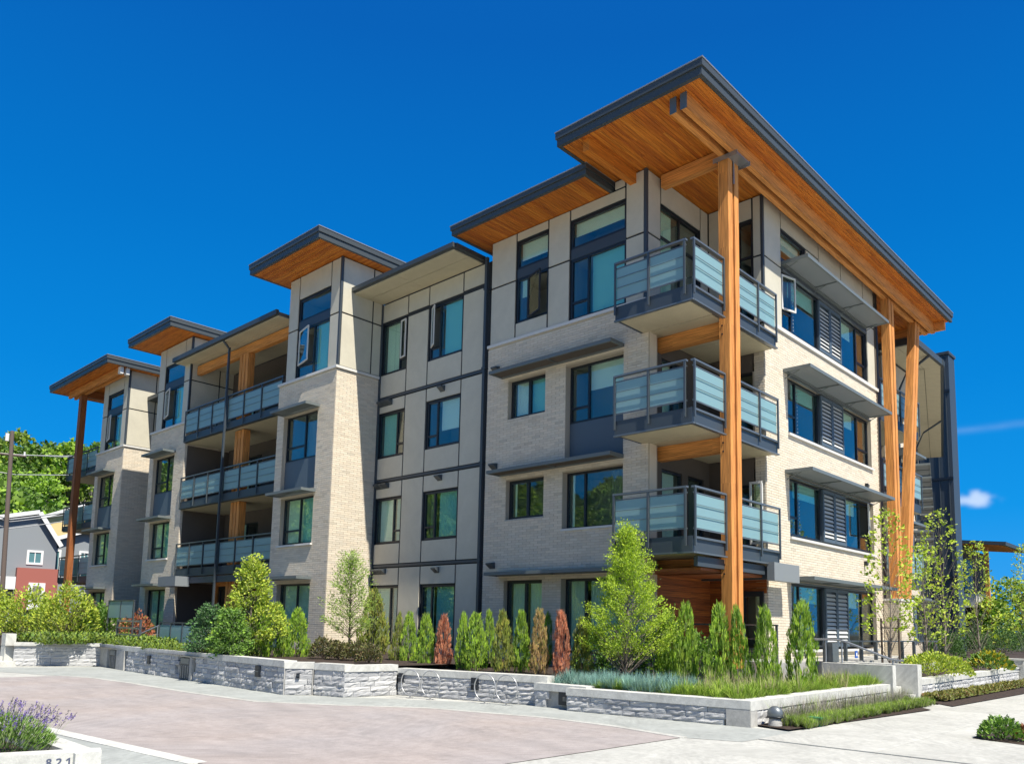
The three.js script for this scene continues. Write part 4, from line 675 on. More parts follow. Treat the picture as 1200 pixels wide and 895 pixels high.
[ // u, base v, top v, width px, soil height, kind, label
  [437, 768, 690, 36, .6, 'olive', 'broad olive cedar next to the feathery pine'], [462, 777, 716, 16, .56, 'olive', 'thin olive brown cedar between the pine and the green cedars'],
  [478, 778, 716, 20, .55, 'green', 'green cedar left of the dead orange one, first of the pair'], [498, 781, 718, 21, .55, 'green', 'green cedar touching the dead orange one under the tall window'], [519, 782, 719, 19, .55, 'dead', 'dead orange cedar under the panelled bay'],
  [542, 784, 717, 18, .55, 'green', 'slim green cedar leaning on a bushy bright green one'], [557, 785, 716, 27, .55, 'green', 'bushy bright green cedar beside the downpipe'], [573, 779, 714, 15, .55, 'green', 'small cedar at the foot of the downpipe'],
  [589, 787, 715, 26, .55, 'olive', 'olive green cedar under the small window'], [611, 787, 714, 24, .55, 'green', 'green cedar between the olive and the tan one'], [631, 789, 712, 21, .55, 'tan', 'tan half dead cedar under the brick pier'],
  [641, 779, 716, 14, .55, 'green', 'cedar half hidden behind the tan one'], [659, 790, 714, 21, .52, 'dead', 'dead orange cedar left of the bright green tree', 3.2], [682, 786, 723, 25, .5, 'olive', 'small olive cedar under the bright green tree', 2.6],
  [784, 786, 712, 32, .42, 'green', 'green cedar half hidden by the bright green tree', 1], [802, 789, 705, 28, .40, 'green', 'tall green cedar left of the timber boarding', 1.5], [842, 797, 706, 33, .40, 'green', 'clipped cedar in front of the timber boarding and post', 1.7], [869, 797, 709, 25, .40, 'green', 'clipped cedar at the foot of the tall timber post', 1.5],
  [900, 800, 708, 29, .40, 'green', 'clipped cedar in front of the dark glass door', 1.3], [940, 800, 703, 33, .40, 'green', 'tallest clipped cedar in front of the sunny ground floor window', 0.6],
].forEach(([u, vb, vt, w, y, k, l, z], i) => {
  const b = z === undefined ? gp(u, vb, y) : atZ(u, y, z), d = Math.hypot(b.x - 9.855, b.z - 17.09), r = ray(u, vt), h = 1.6 + r.y * d / Math.hypot(r.x, r.z) - y, q = ray(u, vb), pxm = FOCAL / (d * 1 / Math.hypot(q.x, q.z));
  const t = thing('cedar_shrub', l, 'shrub', [b.x, y, b.z], 'columnar cedars along the planter'), wd = w / pxm;
  const c = part('foliage', cedarG[k][i % 4], leafMat, t); c.scale.set(wd * rr(.95, 1.15), h, wd * rr(.95, 1.15)); c.rotation.set(rr(-.05, .05), i * 1.3, rr(-.05, .05)); part('stem', stemG, M.bark, t);
});

// trees: tapered trunk, limbs to every clump, leaves in clumps
function treeParts(o) {
  rnd = mulberry(o.seed); const L = new Leaves(), wood = [], top = V(o.lean || 0, o.h * .93, 0);
  const trunkAt = (t) => V((o.lean || 0) * t * t + .04 * o.h * .2 * Math.sin(t * 5 + o.seed), o.h * .93 * t, .03 * o.h * .2 * Math.cos(t * 4 + o.seed));
  for (let k = 0; k < 7; k++) wood.push(bar(trunkAt(k / 7).toArray(), trunkAt((k + 1) / 7).toArray(), o.r * (1 - k / 7.4), o.r * (1 - (k + 1) / 7.4), 7));
  for (let c = 0; c < o.clumps; c++) {
    const t = o.t0 + (1 - o.t0) * Math.pow((c + rnd()) / o.clumps, o.pow || 1), a = c * 2.39996 + rr(-.4, .4), R = o.profile(t) * (o.fill ? Math.sqrt(rr(.12, 1)) : rr(.55, 1)), P = V(Math.cos(a) * R * (o.sx || 1), o.h * t + (o.droop || 0) * -R + rr(-.05, .05), Math.sin(a) * R);
    const from = trunkAt(Math.max(.05, Math.min(.98, t - (o.up ?? .12) * R / Math.max(.1, o.profile(.4))))); const mid = from.clone().lerp(P, .55).add(V(0, .06 * R, 0));
    wood.push(bar(from.toArray(), mid.toArray(), o.r * .28 * (1 - t * .6), o.r * .2 * (1 - t * .6), 5), bar(mid.toArray(), P.toArray(), o.r * .2 * (1 - t * .6), o.r * .06, 4));
    const nl = Math.round(o.leaves * rr(.7, 1.3)), cs = o.cs * rr(.7, 1.25), out = V(Math.cos(a), o.rise ?? .35, Math.sin(a)).normalize();
    for (let k = 0; k < nl; k++) {
      const q = anyDir().multiply(V(cs, cs * (o.flat || .7), cs)).multiplyScalar(Math.pow(rnd(), .5)); const along = o.spray ? out.clone().multiplyScalar(rr(-1, 1) * cs * 1.3) : V(0, 0, 0); q.add(along);
      const d = anyDir().multiplyScalar(.8).add(out).normalize(); L.leaf(P.clone().add(q), d, sideOf(d), o.len * rr(.7, 1.3), o.wid * rr(.7, 1.3), pick(o.cols));
    }
  }
  return { wood: mergeGeometries(wood), crown: L.geo() };
}
function tree(name, label, cat, u, vb, y, vt, o, group) {
  const b = o.pos ? V(...o.pos) : gp(u, vb, y), d = Math.hypot(b.x - 9.855, b.z - 17.09), r = ray(u, vt), h = o.hh || 1.6 + r.y * d / Math.hypot(r.x, r.z) - b.y;
  const t = thing(name, label, cat, [b.x, b.y, b.z], group), g = treeParts({ ...o, h, profile: (q) => o.profile(q) * h }); part('trunk', g.wood, o.bark || M.bark, t); part('crown', g.crown, leafMat, t); t.rotation.y = o.turn || 0; return t;
}
const lime = [[.34, .50, .014], [.42, .58, .018], [.26, .40, .012], [.50, .64, .03]], midGreen = [[.118, .251, .020], [.168, .329, .025], [.084, .188, .017], [.218, .392, .028]], yellowGreen = [[.336, .455, .028], [.437, .549, .035], [.235, .345, .025], [.538, .596, .056]], deep = [[.06, .15, .022], [.085, .19, .026], [.05, .125, .02], [.12, .24, .03]];
tree('deciduous_tree', 'bright lime green feathery tree in front of the corner balconies', 'tree', 735, 788, .42, 622, { pos: atZ(735, .36, 2.2).toArray(), seed: 5, r: .045, t0: .20, clumps: 170, leaves: 150, cs: .17, flat: .42, len: .050, wid: .026, cols: lime, spray: true, rise: .9, up: .28, fill: true, profile: (t) => .54 * Math.pow(Math.max(0, 1.01 - t), 1.2) * Math.min(1, .62 + (t - .2) * 2.6), bark: M.barkPale });
tree('pine_tree', 'feathery pale green pine in front of the sunlit brick tower face', 'tree', 408, 760, .62, 650, { pos: atZ(408, .64, 3.6).toArray(), seed: 8, r: .04, t0: .24, clumps: 95, leaves: 60, cs: .2, flat: .35, len: .08, wid: .022, cols: [[.26, .40, .05], [.32, .48, .06], [.20, .31, .04], [.40, .54, .10]], spray: true, rise: .8, up: .12, profile: (t) => .36 * Math.pow(Math.max(0, 1 - t), .75) * Math.min(1, .55 + (t - .24) * 3), bark: M.bark });
tree('deciduous_tree', 'dense yellow green tree standing by the glass screen', 'tree', 290, 771, .62, 655, { seed: 13, r: .05, t0: .18, clumps: 95, leaves: 62, cs: .21, len: .078, wid: .05, cols: yellowGreen, rise: .5, fill: true, profile: (t) => .44 * Math.pow(Math.max(0, 1.02 - t), .85) * Math.min(1, .6 + t * 1.3), bark: M.barkPale });
[[242, 769, 690, 30, 'leafy dark green shrub in front of the glass screen'], [268, 772, 694, 32, 'dark green shrub below the yellow green tree']].forEach(([u, vb, vt, , l], i) => tree('leafy_shrub', l, 'shrub', u, vb, .64, vt + 22, { seed: 40 + i, r: .03, t0: .12, clumps: 60, leaves: 60, cs: .20, len: .075, wid: .05, cols: i ? midGreen : [[.06, .17, .04], [.09, .22, .05], [.05, .13, .03]], fill: true, profile: (t) => .42 * Math.sqrt(Math.max(0, 1 - t * .95)), rise: .5 }));
[[322, 770, 706, 34, 'green', 'wide green cedar right of the yellow green tree'], [346, 770, 712, 34, 'green', 'green cedar in front of the tower window'], [302, 771, 700, 30, 'green', 'green cedar among the leaves of the yellow green tree']].forEach(([u, vb, vt, w, k, l], i) => { const y = .62, b = gp(u, vb, y), d = Math.hypot(b.x - 9.855, b.z - 17.09), r = ray(u, vt), h = 1.6 + r.y * d / Math.hypot(r.x, r.z) - y, q = ray(u, vb), pxm = FOCAL / (d / Math.hypot(q.x, q.z)); const t = thing('cedar_shrub', l, 'shrub', [b.x, y, b.z], 'cedars beside the yellow green tree'), c = part('foliage', cedarG[k][i % 4], leafMat, t); c.scale.set(w / pxm, h, w / pxm); c.rotation.y = i; part('stem', stemG, M.bark, t); });
// low shrubs
function dome(name, label, u, vb, y, w, h, cols, seed, group, len = .06, n = 1500) {
  const b = gp(u, vb, y); rnd = mulberry(seed); const t = thing(name, label, 'shrub', [b.x, y, b.z], group), L = new Leaves(), wood = [];
  for (let i = 0; i < n; i++) { const a = rr(0, 6.2832), f = Math.sqrt(rnd()), yy = h * Math.pow(Math.max(0, 1 - f * f), .5) * (rnd() < .75 ? rr(.8, 1.08) : rr(.2, .8)) * (1 + .35 * pn.noise(Math.cos(a) * f * 3 + seed, Math.sin(a) * f * 3, 1.3)), P = V(Math.cos(a) * f * w / 2, yy, Math.sin(a) * f * w / 2), d = V(Math.cos(a) * f + rr(-.6, .6), rr(.3, 1.1), Math.sin(a) * f + rr(-.6, .6)).normalize(); L.leaf(P, d, sideOf(d), len * rr(.7, 1.3), len * .6 * rr(.7, 1.3), pick(cols)); }
  for (let i = 0; i < 9; i++) { const a = i * .7, f = rr(.2, .75); wood.push(bar([0, 0, 0], [Math.cos(a) * f * w / 2, h * .6, Math.sin(a) * f * w / 2], .012, .005, 5)); }
  part('branches', mergeGeometries(wood), M.bark, t); part('foliage', L.geo(), leafMat, t); return t;
}
const brownish = [[.13, .15, .03], [.19, .19, .04], [.10, .11, .03], [.22, .15, .06]];
[[378, 771, .7, .5], [396, 772, .6, .42], [416, 773, .7, .42], [432, 776, .6, .38]].forEach(([u, v, w, h], i) => dome('low_shrub', ['olive brown low shrub in front of the tower brickwork', 'low olive shrub under the feathery pine', 'low shrub with brown tips under the pine', 'small olive shrub at the foot of the broad cedar'][i], u, v, .66, w, h, brownish, 60 + i, 'low shrubs under the pine'));
[[30, 746, 3.0, 1.9, yellowGreen, 'tall yellow green bush at the end of the building'], [75, 748, 2.6, 2.1, yellowGreen, 'tall bright bush in front of the brown timber post'], [120, 748, 2.0, 1.3, midGreen, 'green bush beside the slat fence'], [100, 747, 1.6, 1.5, brownish, 'rusty leaved bush in front of the far tower'], [-20, 745, 3, 2.0, yellowGreen, 'bush at the edge above the low steps'], [55, 745, 2.4, 1.2, midGreen, 'green bush between the two tall bright ones']].forEach(([u, v, w, h, c, l], i) => dome('garden_bush', l, u, v, .68, w, h, c, 70 + i, 'bushes at the far end of the building', .13, 2600));
dome('flowering_shrub', 'shrub with red orange young leaves behind the slat fence', 158, 750, .68, 1.5, 1.05, [[.45, .13, .05], [.5, .18, .07], [.2, .2, .03], [.38, .10, .04]], 90, undefined, .1, 900);
[[1108, 772, 1.7, 1.25], [1140, 768, 2.2, 1.5], [1178, 766, 2.6, 1.6], [1085, 768, 1.3, 1.3], [1205, 764, 2.4, 1.6]].forEach(([u, v, w, h], i) => dome('laurel_bush', ['dark glossy bush behind the yellow conifer', 'dark glossy bush, largest of the clump by the sunny wing', 'dark bush left of the far pier', 'dark bush beside the staked young tree', 'dark bush beyond the far pier'][i], u, v, .45, w, h, deep, 110 + i, 'dark bushes beside the sunny wing', .10, 2400));
dome('spreading_conifer', 'spreading yellow green conifer over the planter wall', 1095, 792, .5, 1.9, .55, yellowGreen, 130, undefined, .08, 2600);
dome('laurel_bush', 'low bush by the edge of the tree pit', 1175, 866, .02, .62, .30, midGreen, 131, undefined, .06, 1100);
dome('rusty_shrub', 'low shrub with orange leaves in the tree pit', 1203, 868, .02, .3, .22, [[.4, .14, .05], [.3, .12, .04]], 132, undefined, .05, 350);
dome('daylily_clump', 'green clump with yellow flowers above the planter wall', 1160, 785, .5, 1.3, .5, [[.10, .22, .02], [.14, .26, .02], [.16, .28, .03], [.6, .5, .02]], 133, undefined, .14, 900);
[[700, .9, 1.3], [728, .7, 1.2], [762, .8, 1.2], [815, .2, .9]].forEach(([u, z, w], i) => { const b = atZ(u, .36, z), t = dome('leafy_shrub', ['leafy green shrub behind the small olive cedar', 'leafy green shrub behind the lime tree trunk', 'leafy green shrub between lime tree and cedars', 'leafy green shrub in front of the timber boarding'][i], u, 790, .36, w, 1.1, midGreen, 140 + i, 'shrubs behind the lime green tree', .08, 1300); t.position.set(b.x, .36, b.z); });
// young street trees, thin crowns that let the sky through
[[1057, 792, 598, [2.45, .45, -5.2], 'staked young tree in front of the V shaped timber posts'], [1105, 780, 600, [2.3, .45, -10.5], 'young tree before the dark metal tower'], [1085, 780, 640, [2.5, .45, -8], 'slender young tree between the staked one and the tower'], [1135, 778, 635, [2.2, .45, -15], 'young tree in front of the far timber porch'], [1178, 775, 640, [2.4, .45, -22], 'airy young tree beyond the far pier'], [1205, 772, 650, [2.8, .45, -27], 'young tree at the end of the planted strip']].forEach(([u, vb, vt, pos, l], i) => tree('young_tree', l, 'tree', u, vb, .45, vt, { pos, seed: 150 + i, r: .035, t0: .26, clumps: 62, leaves: 14, cs: .20, len: .095, wid: .065, cols: yellowGreen.concat(lime), rise: .8, up: .25, profile: (t) => .23 * Math.pow(Math.max(0, 1 - t), .5) * Math.min(1, .5 + t), bark: M.barkPale }, 'young trees along the sunny side'));
{ const s = thing('tree_stake', 'pair of dark stakes tied to the young tree', 'stake'); for (const dx of [-.22, .22]) part('stake', bar([2.45 + dx, .3, -5.2], [2.45 + dx, 2.0, -5.2], .03), M.bark, s); part('tie', bar([2.2, 1.75, -5.2], [2.7, 1.75, -5.2], .015), M.frame, s); }

// ---- grasses, lavender, ground cover: too many to count
function tuft(cols, n, len, wid, spread, seed, up = 1) { rnd = mulberry(seed); const L = new Leaves(); for (let i = 0; i < n; i++) { const a = rr(0, 6.2832), f = rnd(), d = V(Math.cos(a) * f * spread, up, Math.sin(a) * f * spread).normalize(), s = V(-Math.sin(a), 0, Math.cos(a)); L.blade(V(Math.cos(a) * .03 * f, 0, Math.sin(a) * .03 * f), d, s, len * rr(.6, 1.1), wid, pick(cols), .22); } return L.geo(true); }
function scatter(name, label, cat, geo, list, m = bladeMat) { const im = new THREE.InstancedMesh(geo, m, list.length), M4 = new THREE.Matrix4(), q = new THREE.Quaternion(), c = new THREE.Color(); list.forEach(([x, y, z, s], i) => { M4.compose(V(x, y, z), q.setFromAxisAngle(V(0, 1, 0), rr(0, 6.28)), V(s * rr(.9, 1.1), s * rr(.8, 1.2), s * rr(.9, 1.1))); im.setMatrixAt(i, M4); const k = rr(.75, 1.2); im.setColorAt(i, c.setRGB(k * rr(.95, 1.05), k, k * rr(.95, 1.05))); }); im.name = numbered(name); im.userData.kind = 'stuff'; im.castShadow = im.receiveShadow = true; tag(im, label, cat); scene.add(im); return im; }
rnd = mulberry(200);
const inQuad = (n, f, s0, s1) => Array.from({ length: n }, () => { const [x, y, z] = f(rnd(), rnd()); return [x, y, z, rr(s0, s1)]; });
const blue = [[.17, .32, .27], [.22, .38, .32], [.13, .26, .20], [.28, .42, .35]], grass = [[.19, .32, .022], [.25, .38, .025], [.13, .24, .02], [.30, .38, .07]], mauve = [[.30, .28, .20], [.34, .29, .30], [.20, .28, .05]];
const fescue = tuft(blue, 70, .42, .004, .75, 201), greenTuft = tuft(grass, 60, .30, .006, .9, 202), lavTuft = tuft(mauve.concat(grass, grass), 60, .30, .0045, .7, 203);
scatter('blue_fescue', 'blue green fescue grass in the front planter', 'grass', fescue, inQuad(230, (a, b) => [lerp(-1.0, 1.75, a), .35, lerp(3.0, 4.3, b) + .1], .7, 1.05));
scatter('planter_grass', 'fresh green grass along the front planter wall', 'grass', greenTuft, [...inQuad(330, (a, b) => [lerp(.1, 3.1, a), .35, lerp(3.9, 4.35, b) - a * .12], .3, 1.0), ...inQuad(240, (a, b) => [lerp(1.5, 3.05, a), .35, lerp(2.2, 4.1, b)], .35, 1.2), ...inQuad(420, (a, b) => [lerp(2.35, 3.0, a), .35, lerp(-2.6, 3.0, b)], .4, 1.3)]);
scatter('seed_grass', 'dry seed stalks among the grass of the front planter', 'grass', tuft([[.36, .33, .16], [.42, .36, .22], [.28, .32, .08]], 16, .55, .0035, .4, 206), inQuad(120, (a, b) => [lerp(1.2, 3.05, a), .35, lerp(-2, 4.1, b)], .6, 1.1));
scatter('dry_lavender', 'dry grey lavender stalks at the foot of the sunlit planter wall', 'lavender', tuft(mauve, 22, .42, .003, .55, 205), inQuad(260, (a, b) => [lerp(3.46, 3.78, a), .03, lerp(-2.75, 4.0, b)], .6, 1.1));
scatter('lavender_strip', 'lavender and green tufts between planter wall and footpath', 'lavender', lavTuft, inQuad(950, (a, b) => [lerp(3.72, 4.18, a), .03, lerp(-2.75, 4.0, b)], .32, .72));
{ rnd = mulberry(210); const L = new Leaves(); for (let i = 0; i < 26; i++) { const d = anyDir(); d.y = Math.abs(d.y) + .3; d.normalize(); L.leaf(V(rr(-.05, .05), rr(.02, .08), rr(-.05, .05)), d, sideOf(d), rr(.04, .07), rr(.03, .05), pick([[.22, .22, .03], [.30, .24, .05], [.16, .20, .03], [.34, .20, .07]])); }
  scatter('sedum_strip', 'yellow and rust sedum along the foot of the far planter wall', 'ground cover', L.geo(), inQuad(1500, (a, b) => [lerp(3.62, 4.1, a), .03, lerp(-3.9, -17, b * b * .6 + b * .4)], .9, 1.5), leafMat); }
{ rnd = mulberry(211); const L = new Leaves(); for (let i = 0; i < 34; i++) { const d = anyDir(); d.y = Math.abs(d.y) + .2; d.normalize(); L.leaf(V(rr(-.09, .09), rr(.05, .2), rr(-.09, .09)), d, sideOf(d), rr(.06, .1), rr(.035, .06), pick([[.19, .28, .015], [.25, .35, .02], [.14, .22, .015], [.10, .19, .02]])); }
  scatter('groundcover', 'bright yellow green ground cover behind the long retaining wall', 'ground cover', L.geo(), [...inQuad(900, (a, b) => [lerp(-18.6, -15.2, a), .64, lerp(5.0, 6.75, b) + a * .15], .9, 1.5), ...inQuad(700, (a, b) => [lerp(-14.6, -9.6, a), .64, lerp(6.2, 7.1, b)], .7, 1.1), ...inQuad(700, (a, b) => [lerp(-22, -18.8, a), .64, lerp(5.2, 8.4, b)], 1, 1.7)], leafMat); }
{ // lavender in the box by the camera
  rnd = mulberry(220); const o = globalThis.__lav, t = thing('lavender_plant', 'lavender bush with purple flower spikes in the white planter box', 'lavender', [o.x, .4, o.z]); delete globalThis.__lav;
  const L = new Leaves(), Fl = new Leaves(), stems = [];
  for (let i = 0; i < 5200; i++) { const a = rr(0, 6.2832), f = Math.sqrt(rnd()) * .50, y = .36 * Math.sqrt(Math.max(0, 1 - (f / .52) ** 2)) * rr(.35, 1), d = V(Math.cos(a) * f * 1.6 + rr(-.3, .3), rr(.6, 1.1), Math.sin(a) * f * 1.6 + rr(-.3, .3)).normalize(); L.leaf(V(Math.cos(a) * f, y, Math.sin(a) * f), d, sideOf(d), rr(.035, .065), rr(.006, .011), pick([[.10, .22, .02], [.14, .28, .02], [.07, .16, .02], [.20, .30, .08]])); }
  for (let i = 0; i < 330; i++) { const a = rr(0, 6.2832), f = Math.sqrt(rnd()) * .50, d = V(Math.cos(a) * f * 1.5 + rr(-.15, .15), 1, Math.sin(a) * f * 1.5 + rr(-.15, .15)).normalize(), P = V(Math.cos(a) * f, .22 * (1 - f), Math.sin(a) * f), len = rr(.16, .30), e = P.clone().addScaledVector(d, len); L.blade(P, d, sideOf(d), len, .0018, [.20, .26, .12], 0); for (let k = 0; k < 9; k++) { const dd = d.clone().add(anyDir().multiplyScalar(.9)).normalize(); Fl.leaf(e.clone().addScaledVector(d, (k - 6) * .006), dd, sideOf(dd), .016, .011, i % 2 ? pick([[.15, .10, .33], [.20, .14, .38], [.11, .08, .24]]) : pick([[.30, .26, .24], [.22, .2, .2]])); } }
  part('foliage', L.geo(), bladeMat, t); part('flowers', Fl.geo(), bladeMat, t); part('stem', new THREE.CylinderGeometry(.05, .07, .1, 8).translate(0, -.02, 0), M.bark, t);
}

// ================================================================== background on the left: houses, pole, wooded hill
function facing(u, v, dist) { const o = at(u, v, dist), d = V(o.x - 9.855, 0, o.z - 17.09).normalize(); return { o, F: new THREE.Matrix4().makeBasis(V(-d.z, 0, d.x), V(0, 1, 0), V(-d.x, 0, -d.z)).setPosition(o.x, 0, o.z), d }; }
function house(label, u, dist, y0, w, eaveL, apexX, apexY, eaveR, m, o = {}) {
  const { F } = facing(u, 690, dist), F2 = F.clone().multiply(new THREE.Matrix4().makeRotationY(o.turn || .35)), h = thing('house', label, 'house', [0, 0, 0], undefined);
  const s = new THREE.Shape([[-w / 2, y0], [w / 2, y0], [w / 2, eaveR], [apexX, apexY], [-w / 2, eaveL]].map((p) => new THREE.Vector2(...p))), g = new THREE.ExtrudeGeometry(s, { depth: 9, bevelEnabled: false }); g.translate(0, 0, -9); part('wall', onF(F2, uvBox(g)), m, h);
  const slope = (x0, yy0, x1, yy1) => { const L = Math.hypot(x1 - x0, yy1 - yy0) + .55, a = Math.atan2(yy1 - yy0, x1 - x0), mk = (d0, d1, lo, hi) => { const q = box(-.5, L - .5, lo, hi, d0, d1); q.rotateZ(a); q.translate(x0, yy0, 0); return onF(F2, q); }; const r = part('roof', mk(-9.3, .45, .06, .2), M.roofBlue, h); part('barge_board', mk(.451, .55, -.12, .26), M.white, r); };
  slope(-w / 2, eaveL, apexX, apexY); { const x0 = w / 2, L = Math.hypot(x0 - apexX, apexY - eaveR) + .5, a = Math.atan2(apexY - eaveR, x0 - apexX), mk = (d0, d1, lo, hi) => { const q = box(-L + .5, .5, lo, hi, d0, d1); q.rotateZ(-a); q.translate(x0, eaveR, 0); return onF(F2, q); }; const r = part('roof', mk(-9.3, .45, .07, .21), M.roofBlue, h); part('barge_board', mk(.452, .551, -.12, .27), M.white, r); }
  for (const [x0, x1, ya, yb] of o.windows || []) { const wd = part('window', [fb(F2, x0, x1, ya, ya + .2, 0, .08), fb(F2, x0, x1, yb - .2, yb, 0, .08), fb(F2, x0, x0 + .2, ya + .2, yb - .2, 0, .08), fb(F2, x1 - .2, x1, ya + .2, yb - .2, 0, .08)], M.white, h); part('pane', fb(F2, x0 + .2, x1 - .2, ya + .2, yb - .2, .005, .02), mat([.10, .22, .24], .1), wd); part('glazing_bar', fb(F2, (x0 + x1) / 2 - .04, (x0 + x1) / 2 + .04, ya + .2, yb - .2, .021, .05), M.white, wd); }
  if (o.brick) { const [x0, x1, ya, yb] = o.brick; part('porch', fb(F2, x0, x1, ya, yb, .01, 1.1), M.redBrick, h); const d = part('door', fb(F2, (x0 + x1) / 2 - .7, (x0 + x1) / 2 + .7, ya, ya + 2.6, 1.101, 1.16), M.white, h); part('pane', fb(F2, (x0 + x1) / 2 - .35, (x0 + x1) / 2 + .35, ya + 1.0, ya + 2.3, 1.161, 1.18), M.roomDark, d); part('balcony', [fb(F2, x0 - 2.2, x0 - .05, ya + 1.9, ya + 2.1, .0, 1.2), fb(F2, x0 - 2.2, x0 - .05, ya + 2.1, ya + 3.1, 1.15, 1.2)], M.white, h); }
  return h;
}
house('grey gabled house with red brick porch behind the garden bushes', 10, 92, 1.0, 7.4, 10.3, 1.9, 11.7, 8.9, M.houseGrey, { windows: [[1.2, 2.6, 6.6, 8.0], [-2.8, -1.4, 5.6, 8.2]], brick: [.4, 3.9, 2.2, 6.2], turn: .1 });
house('grey house with dark roof seen between the balconies and the brown post', 86, 95, 1.0, 8.2, 8.6, .6, 10.4, 9.2, M.houseGrey, { windows: [[-2.9, -1.4, 5.6, 8.4], [2.2, 3.2, 5.8, 8.2], [.2, 1.2, 5.8, 8.4]], turn: .1 });
house('yellow gabled house rising behind the grey one', 60, 108, 2, 6.4, 12.2, 2.6, 14.7, 13.6, M.houseYellow, { turn: .2 });
house('dark roofed house at the edge behind the utility pole', -2, 106, 2, 7.5, 11.4, 1.8, 13.0, 11.4, M.houseGrey, { turn: .2 });
{
  const b = at(4, 690, 62), tp = at(14, 505, 62), p = thing('utility_pole', 'wooden utility pole with transformer arm and cables', 'pole');
  part('pole', bar([b.x, 0, b.z], [tp.x, tp.y, tp.z], .17, .12, 10), M.pole, p); const d = V(-(b.z - 17.09), 0, b.x - 9.855).normalize().multiplyScalar(-1);
  part('crossarm', bar([tp.x - d.x * .9, tp.y - 1.6, tp.z - d.z * .9], [tp.x + d.x * .9, tp.y - 1.6, tp.z + d.z * .9], .07), M.pole, p); part('insulator', bar([tp.x + d.x * .25, tp.y - .7, tp.z + d.z * .25], [tp.x + d.x * .25, tp.y - .2, tp.z + d.z * .25], .12), M.white, p); for (const s of [-.8, .8]) part('insulator', bar([tp.x + d.x * s, tp.y - 1.55, tp.z + d.z * s], [tp.x + d.x * s, tp.y - 1.3, tp.z + d.z * s], .06), M.white, p);
  [[-1.6, 520], [-1.55, 523], [-5.9, 578], [-6.05, 581], [-6.5, 588], [-2.9, 542]].forEach(([dy, ve], i) => { const A = V(tp.x, tp.y + dy, tp.z), B = at(135, ve + 12, 75), Z = at(-80, ve - (i > 1 ? 6 : 0), 62), mid = (q, w) => q.clone().lerp(w, .5).add(V(0, -.12, 0)); const c = thing('power_cable', ['upper overhead cable on the crossarm', 'second overhead cable on the crossarm', 'thick low overhead cable crossing the wooded hill', 'low overhead cable just under the thick one', 'lowest overhead cable over the house roofs', 'overhead cable below the crossarm'][i], 'cable'); part('cable', tube([Z, A, mid(A, B), B], i === 2 ? .05 : .03, 5), M.wire, c); });
}
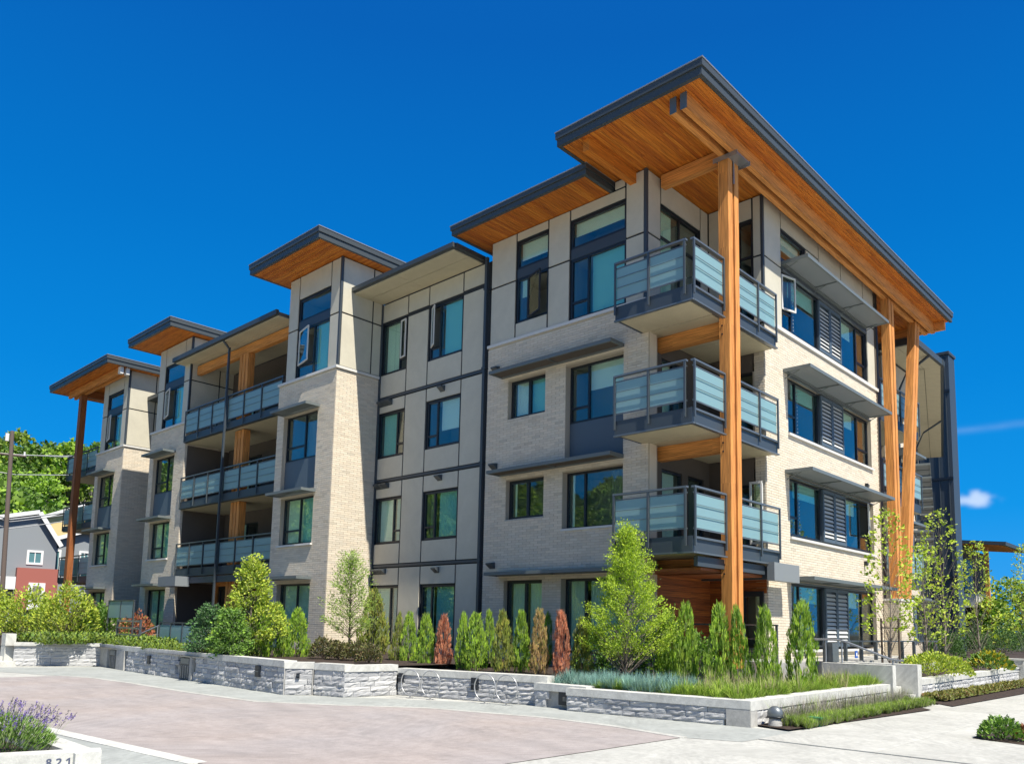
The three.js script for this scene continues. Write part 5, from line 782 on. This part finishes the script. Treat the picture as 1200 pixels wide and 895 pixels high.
// wooded hill on the left, running on round behind the camera's left shoulder, as the shaded panes mirror it
const hillH = (x, z) => { const dx = x + 20, dz = z - 15, r = Math.hypot(dx, dz); return 25 * smooth(r, 85, 180) * smooth(-dx * .9 + dz * .75, -20, 75) + 1.3 * fbm(x * .02, 3, z * .02, 3) * smooth(r, 80, 120) - .2 + .03 * Math.max(0, r - 85) * smooth(-dx * .9 + dz * .75, -20, 75); };
{
  const n = 70, P = [], I = []; for (let j = 0; j <= n; j++) for (let i = 0; i <= n; i++) { const x = -330 + 420 * i / n, z = -150 + 420 * j / n; P.push(x, hillH(x, z) - .3, z); } for (let j = 0; j < n; j++) for (let i = 0; i < n; i++) { const a = j * (n + 1) + i; I.push(a, a + n + 1, a + 1, a + 1, a + n + 1, a + n + 2); }
  const g = new THREE.BufferGeometry(); g.setAttribute('position', new THREE.Float32BufferAttribute(P, 3)); g.setIndex(I); g.computeVertexNormals(); g.setAttribute('uv', new THREE.Float32BufferAttribute(P.flatMap((_, i) => i % 3 === 0 ? [P[i], P[i + 2]] : []), 2)); struct('hill', g, mat([.035, .06, .02], 1));
  rnd = mulberry(300); const crowns = [0, 1, 2].map((k) => { const L = new Leaves(); for (let c = 0; c < 60; c++) { const t = Math.pow(rnd(), .8), a = rr(0, 6.28), R = Math.sin(Math.PI * (.18 + t * .8)) * rr(.55, 1) * .5, C0 = V(Math.cos(a) * R, .25 + t * .72, Math.sin(a) * R); for (let i = 0; i < 22; i++) { const q = anyDir().multiplyScalar(.10 * Math.sqrt(rnd())), d = anyDir().add(V(Math.cos(a) * .8, .6, Math.sin(a) * .8)).normalize(); L.leaf(C0.clone().add(q), d, sideOf(d), rr(.045, .08), rr(.04, .065), pick([[[.208, .377, .017], [.288, .464, .022], [.160, .290, .015]], [[.112, .246, .017], [.160, .304, .020], [.096, .189, .013]], [[.288, .435, .022], [.352, .493, .033], [.192, .319, .018]]][k])); } } for (let i = 0; i < 8; i++) L.blade(V(0, 0, 0), V(rr(-.2, .2), 1, rr(-.2, .2)).normalize(), V(1, 0, 0), .6, .012, [.06, .05, .035], 0); return L.geo(); });
  const lists = [[], [], []]; let guard = 0; while (lists[0].length + lists[1].length + lists[2].length < 1500 && guard++ < 60000) { const x = rr(-260, 60), z = rr(-90, 230), h = hillH(x, z), r = Math.hypot(x + 20, z - 15); if (r < 92 || h < 1.2) continue; const k = Math.floor(rnd() * 3); lists[k].push([x, h - 1, z, rr(8, 15)]); }
  lists.forEach((l, k) => { const im = scatter('forest', ['light green crowns of the wooded hill behind the houses', 'dark green crowns of the wooded hill behind the houses', 'yellow green crowns of the wooded hill behind the houses'][k], 'forest', crowns[k], l, leafMat); });
}
{ // trees far along the street on the right
  [[1142, 95, 6, 'round far tree left of the timber porch post'], [1188, 100, 7.5, 'large far tree beyond the planted strip'], [1165, 80, 4.5, 'low far tree beside the timber porch'], [1215, 85, 6, 'far tree at the end of the street']].forEach(([u, d, h, l], i) => { const b = at(u, 745, d); tree('street_tree', l, 'tree', u, 740, 0, 600, { pos: [b.x, -.1, b.z], hh: h, seed: 500 + i, r: .16, t0: .2, clumps: 70, leaves: 26, cs: .85, len: .34, wid: .26, cols: [...yellowGreen, ...midGreen], fill: true, rise: .5, profile: (t) => .5 * Math.pow(Math.max(0, 1.02 - t), .5) * Math.min(1, .5 + t) }, 'far trees along the street'); });
}
renderer.render(scene, camera);
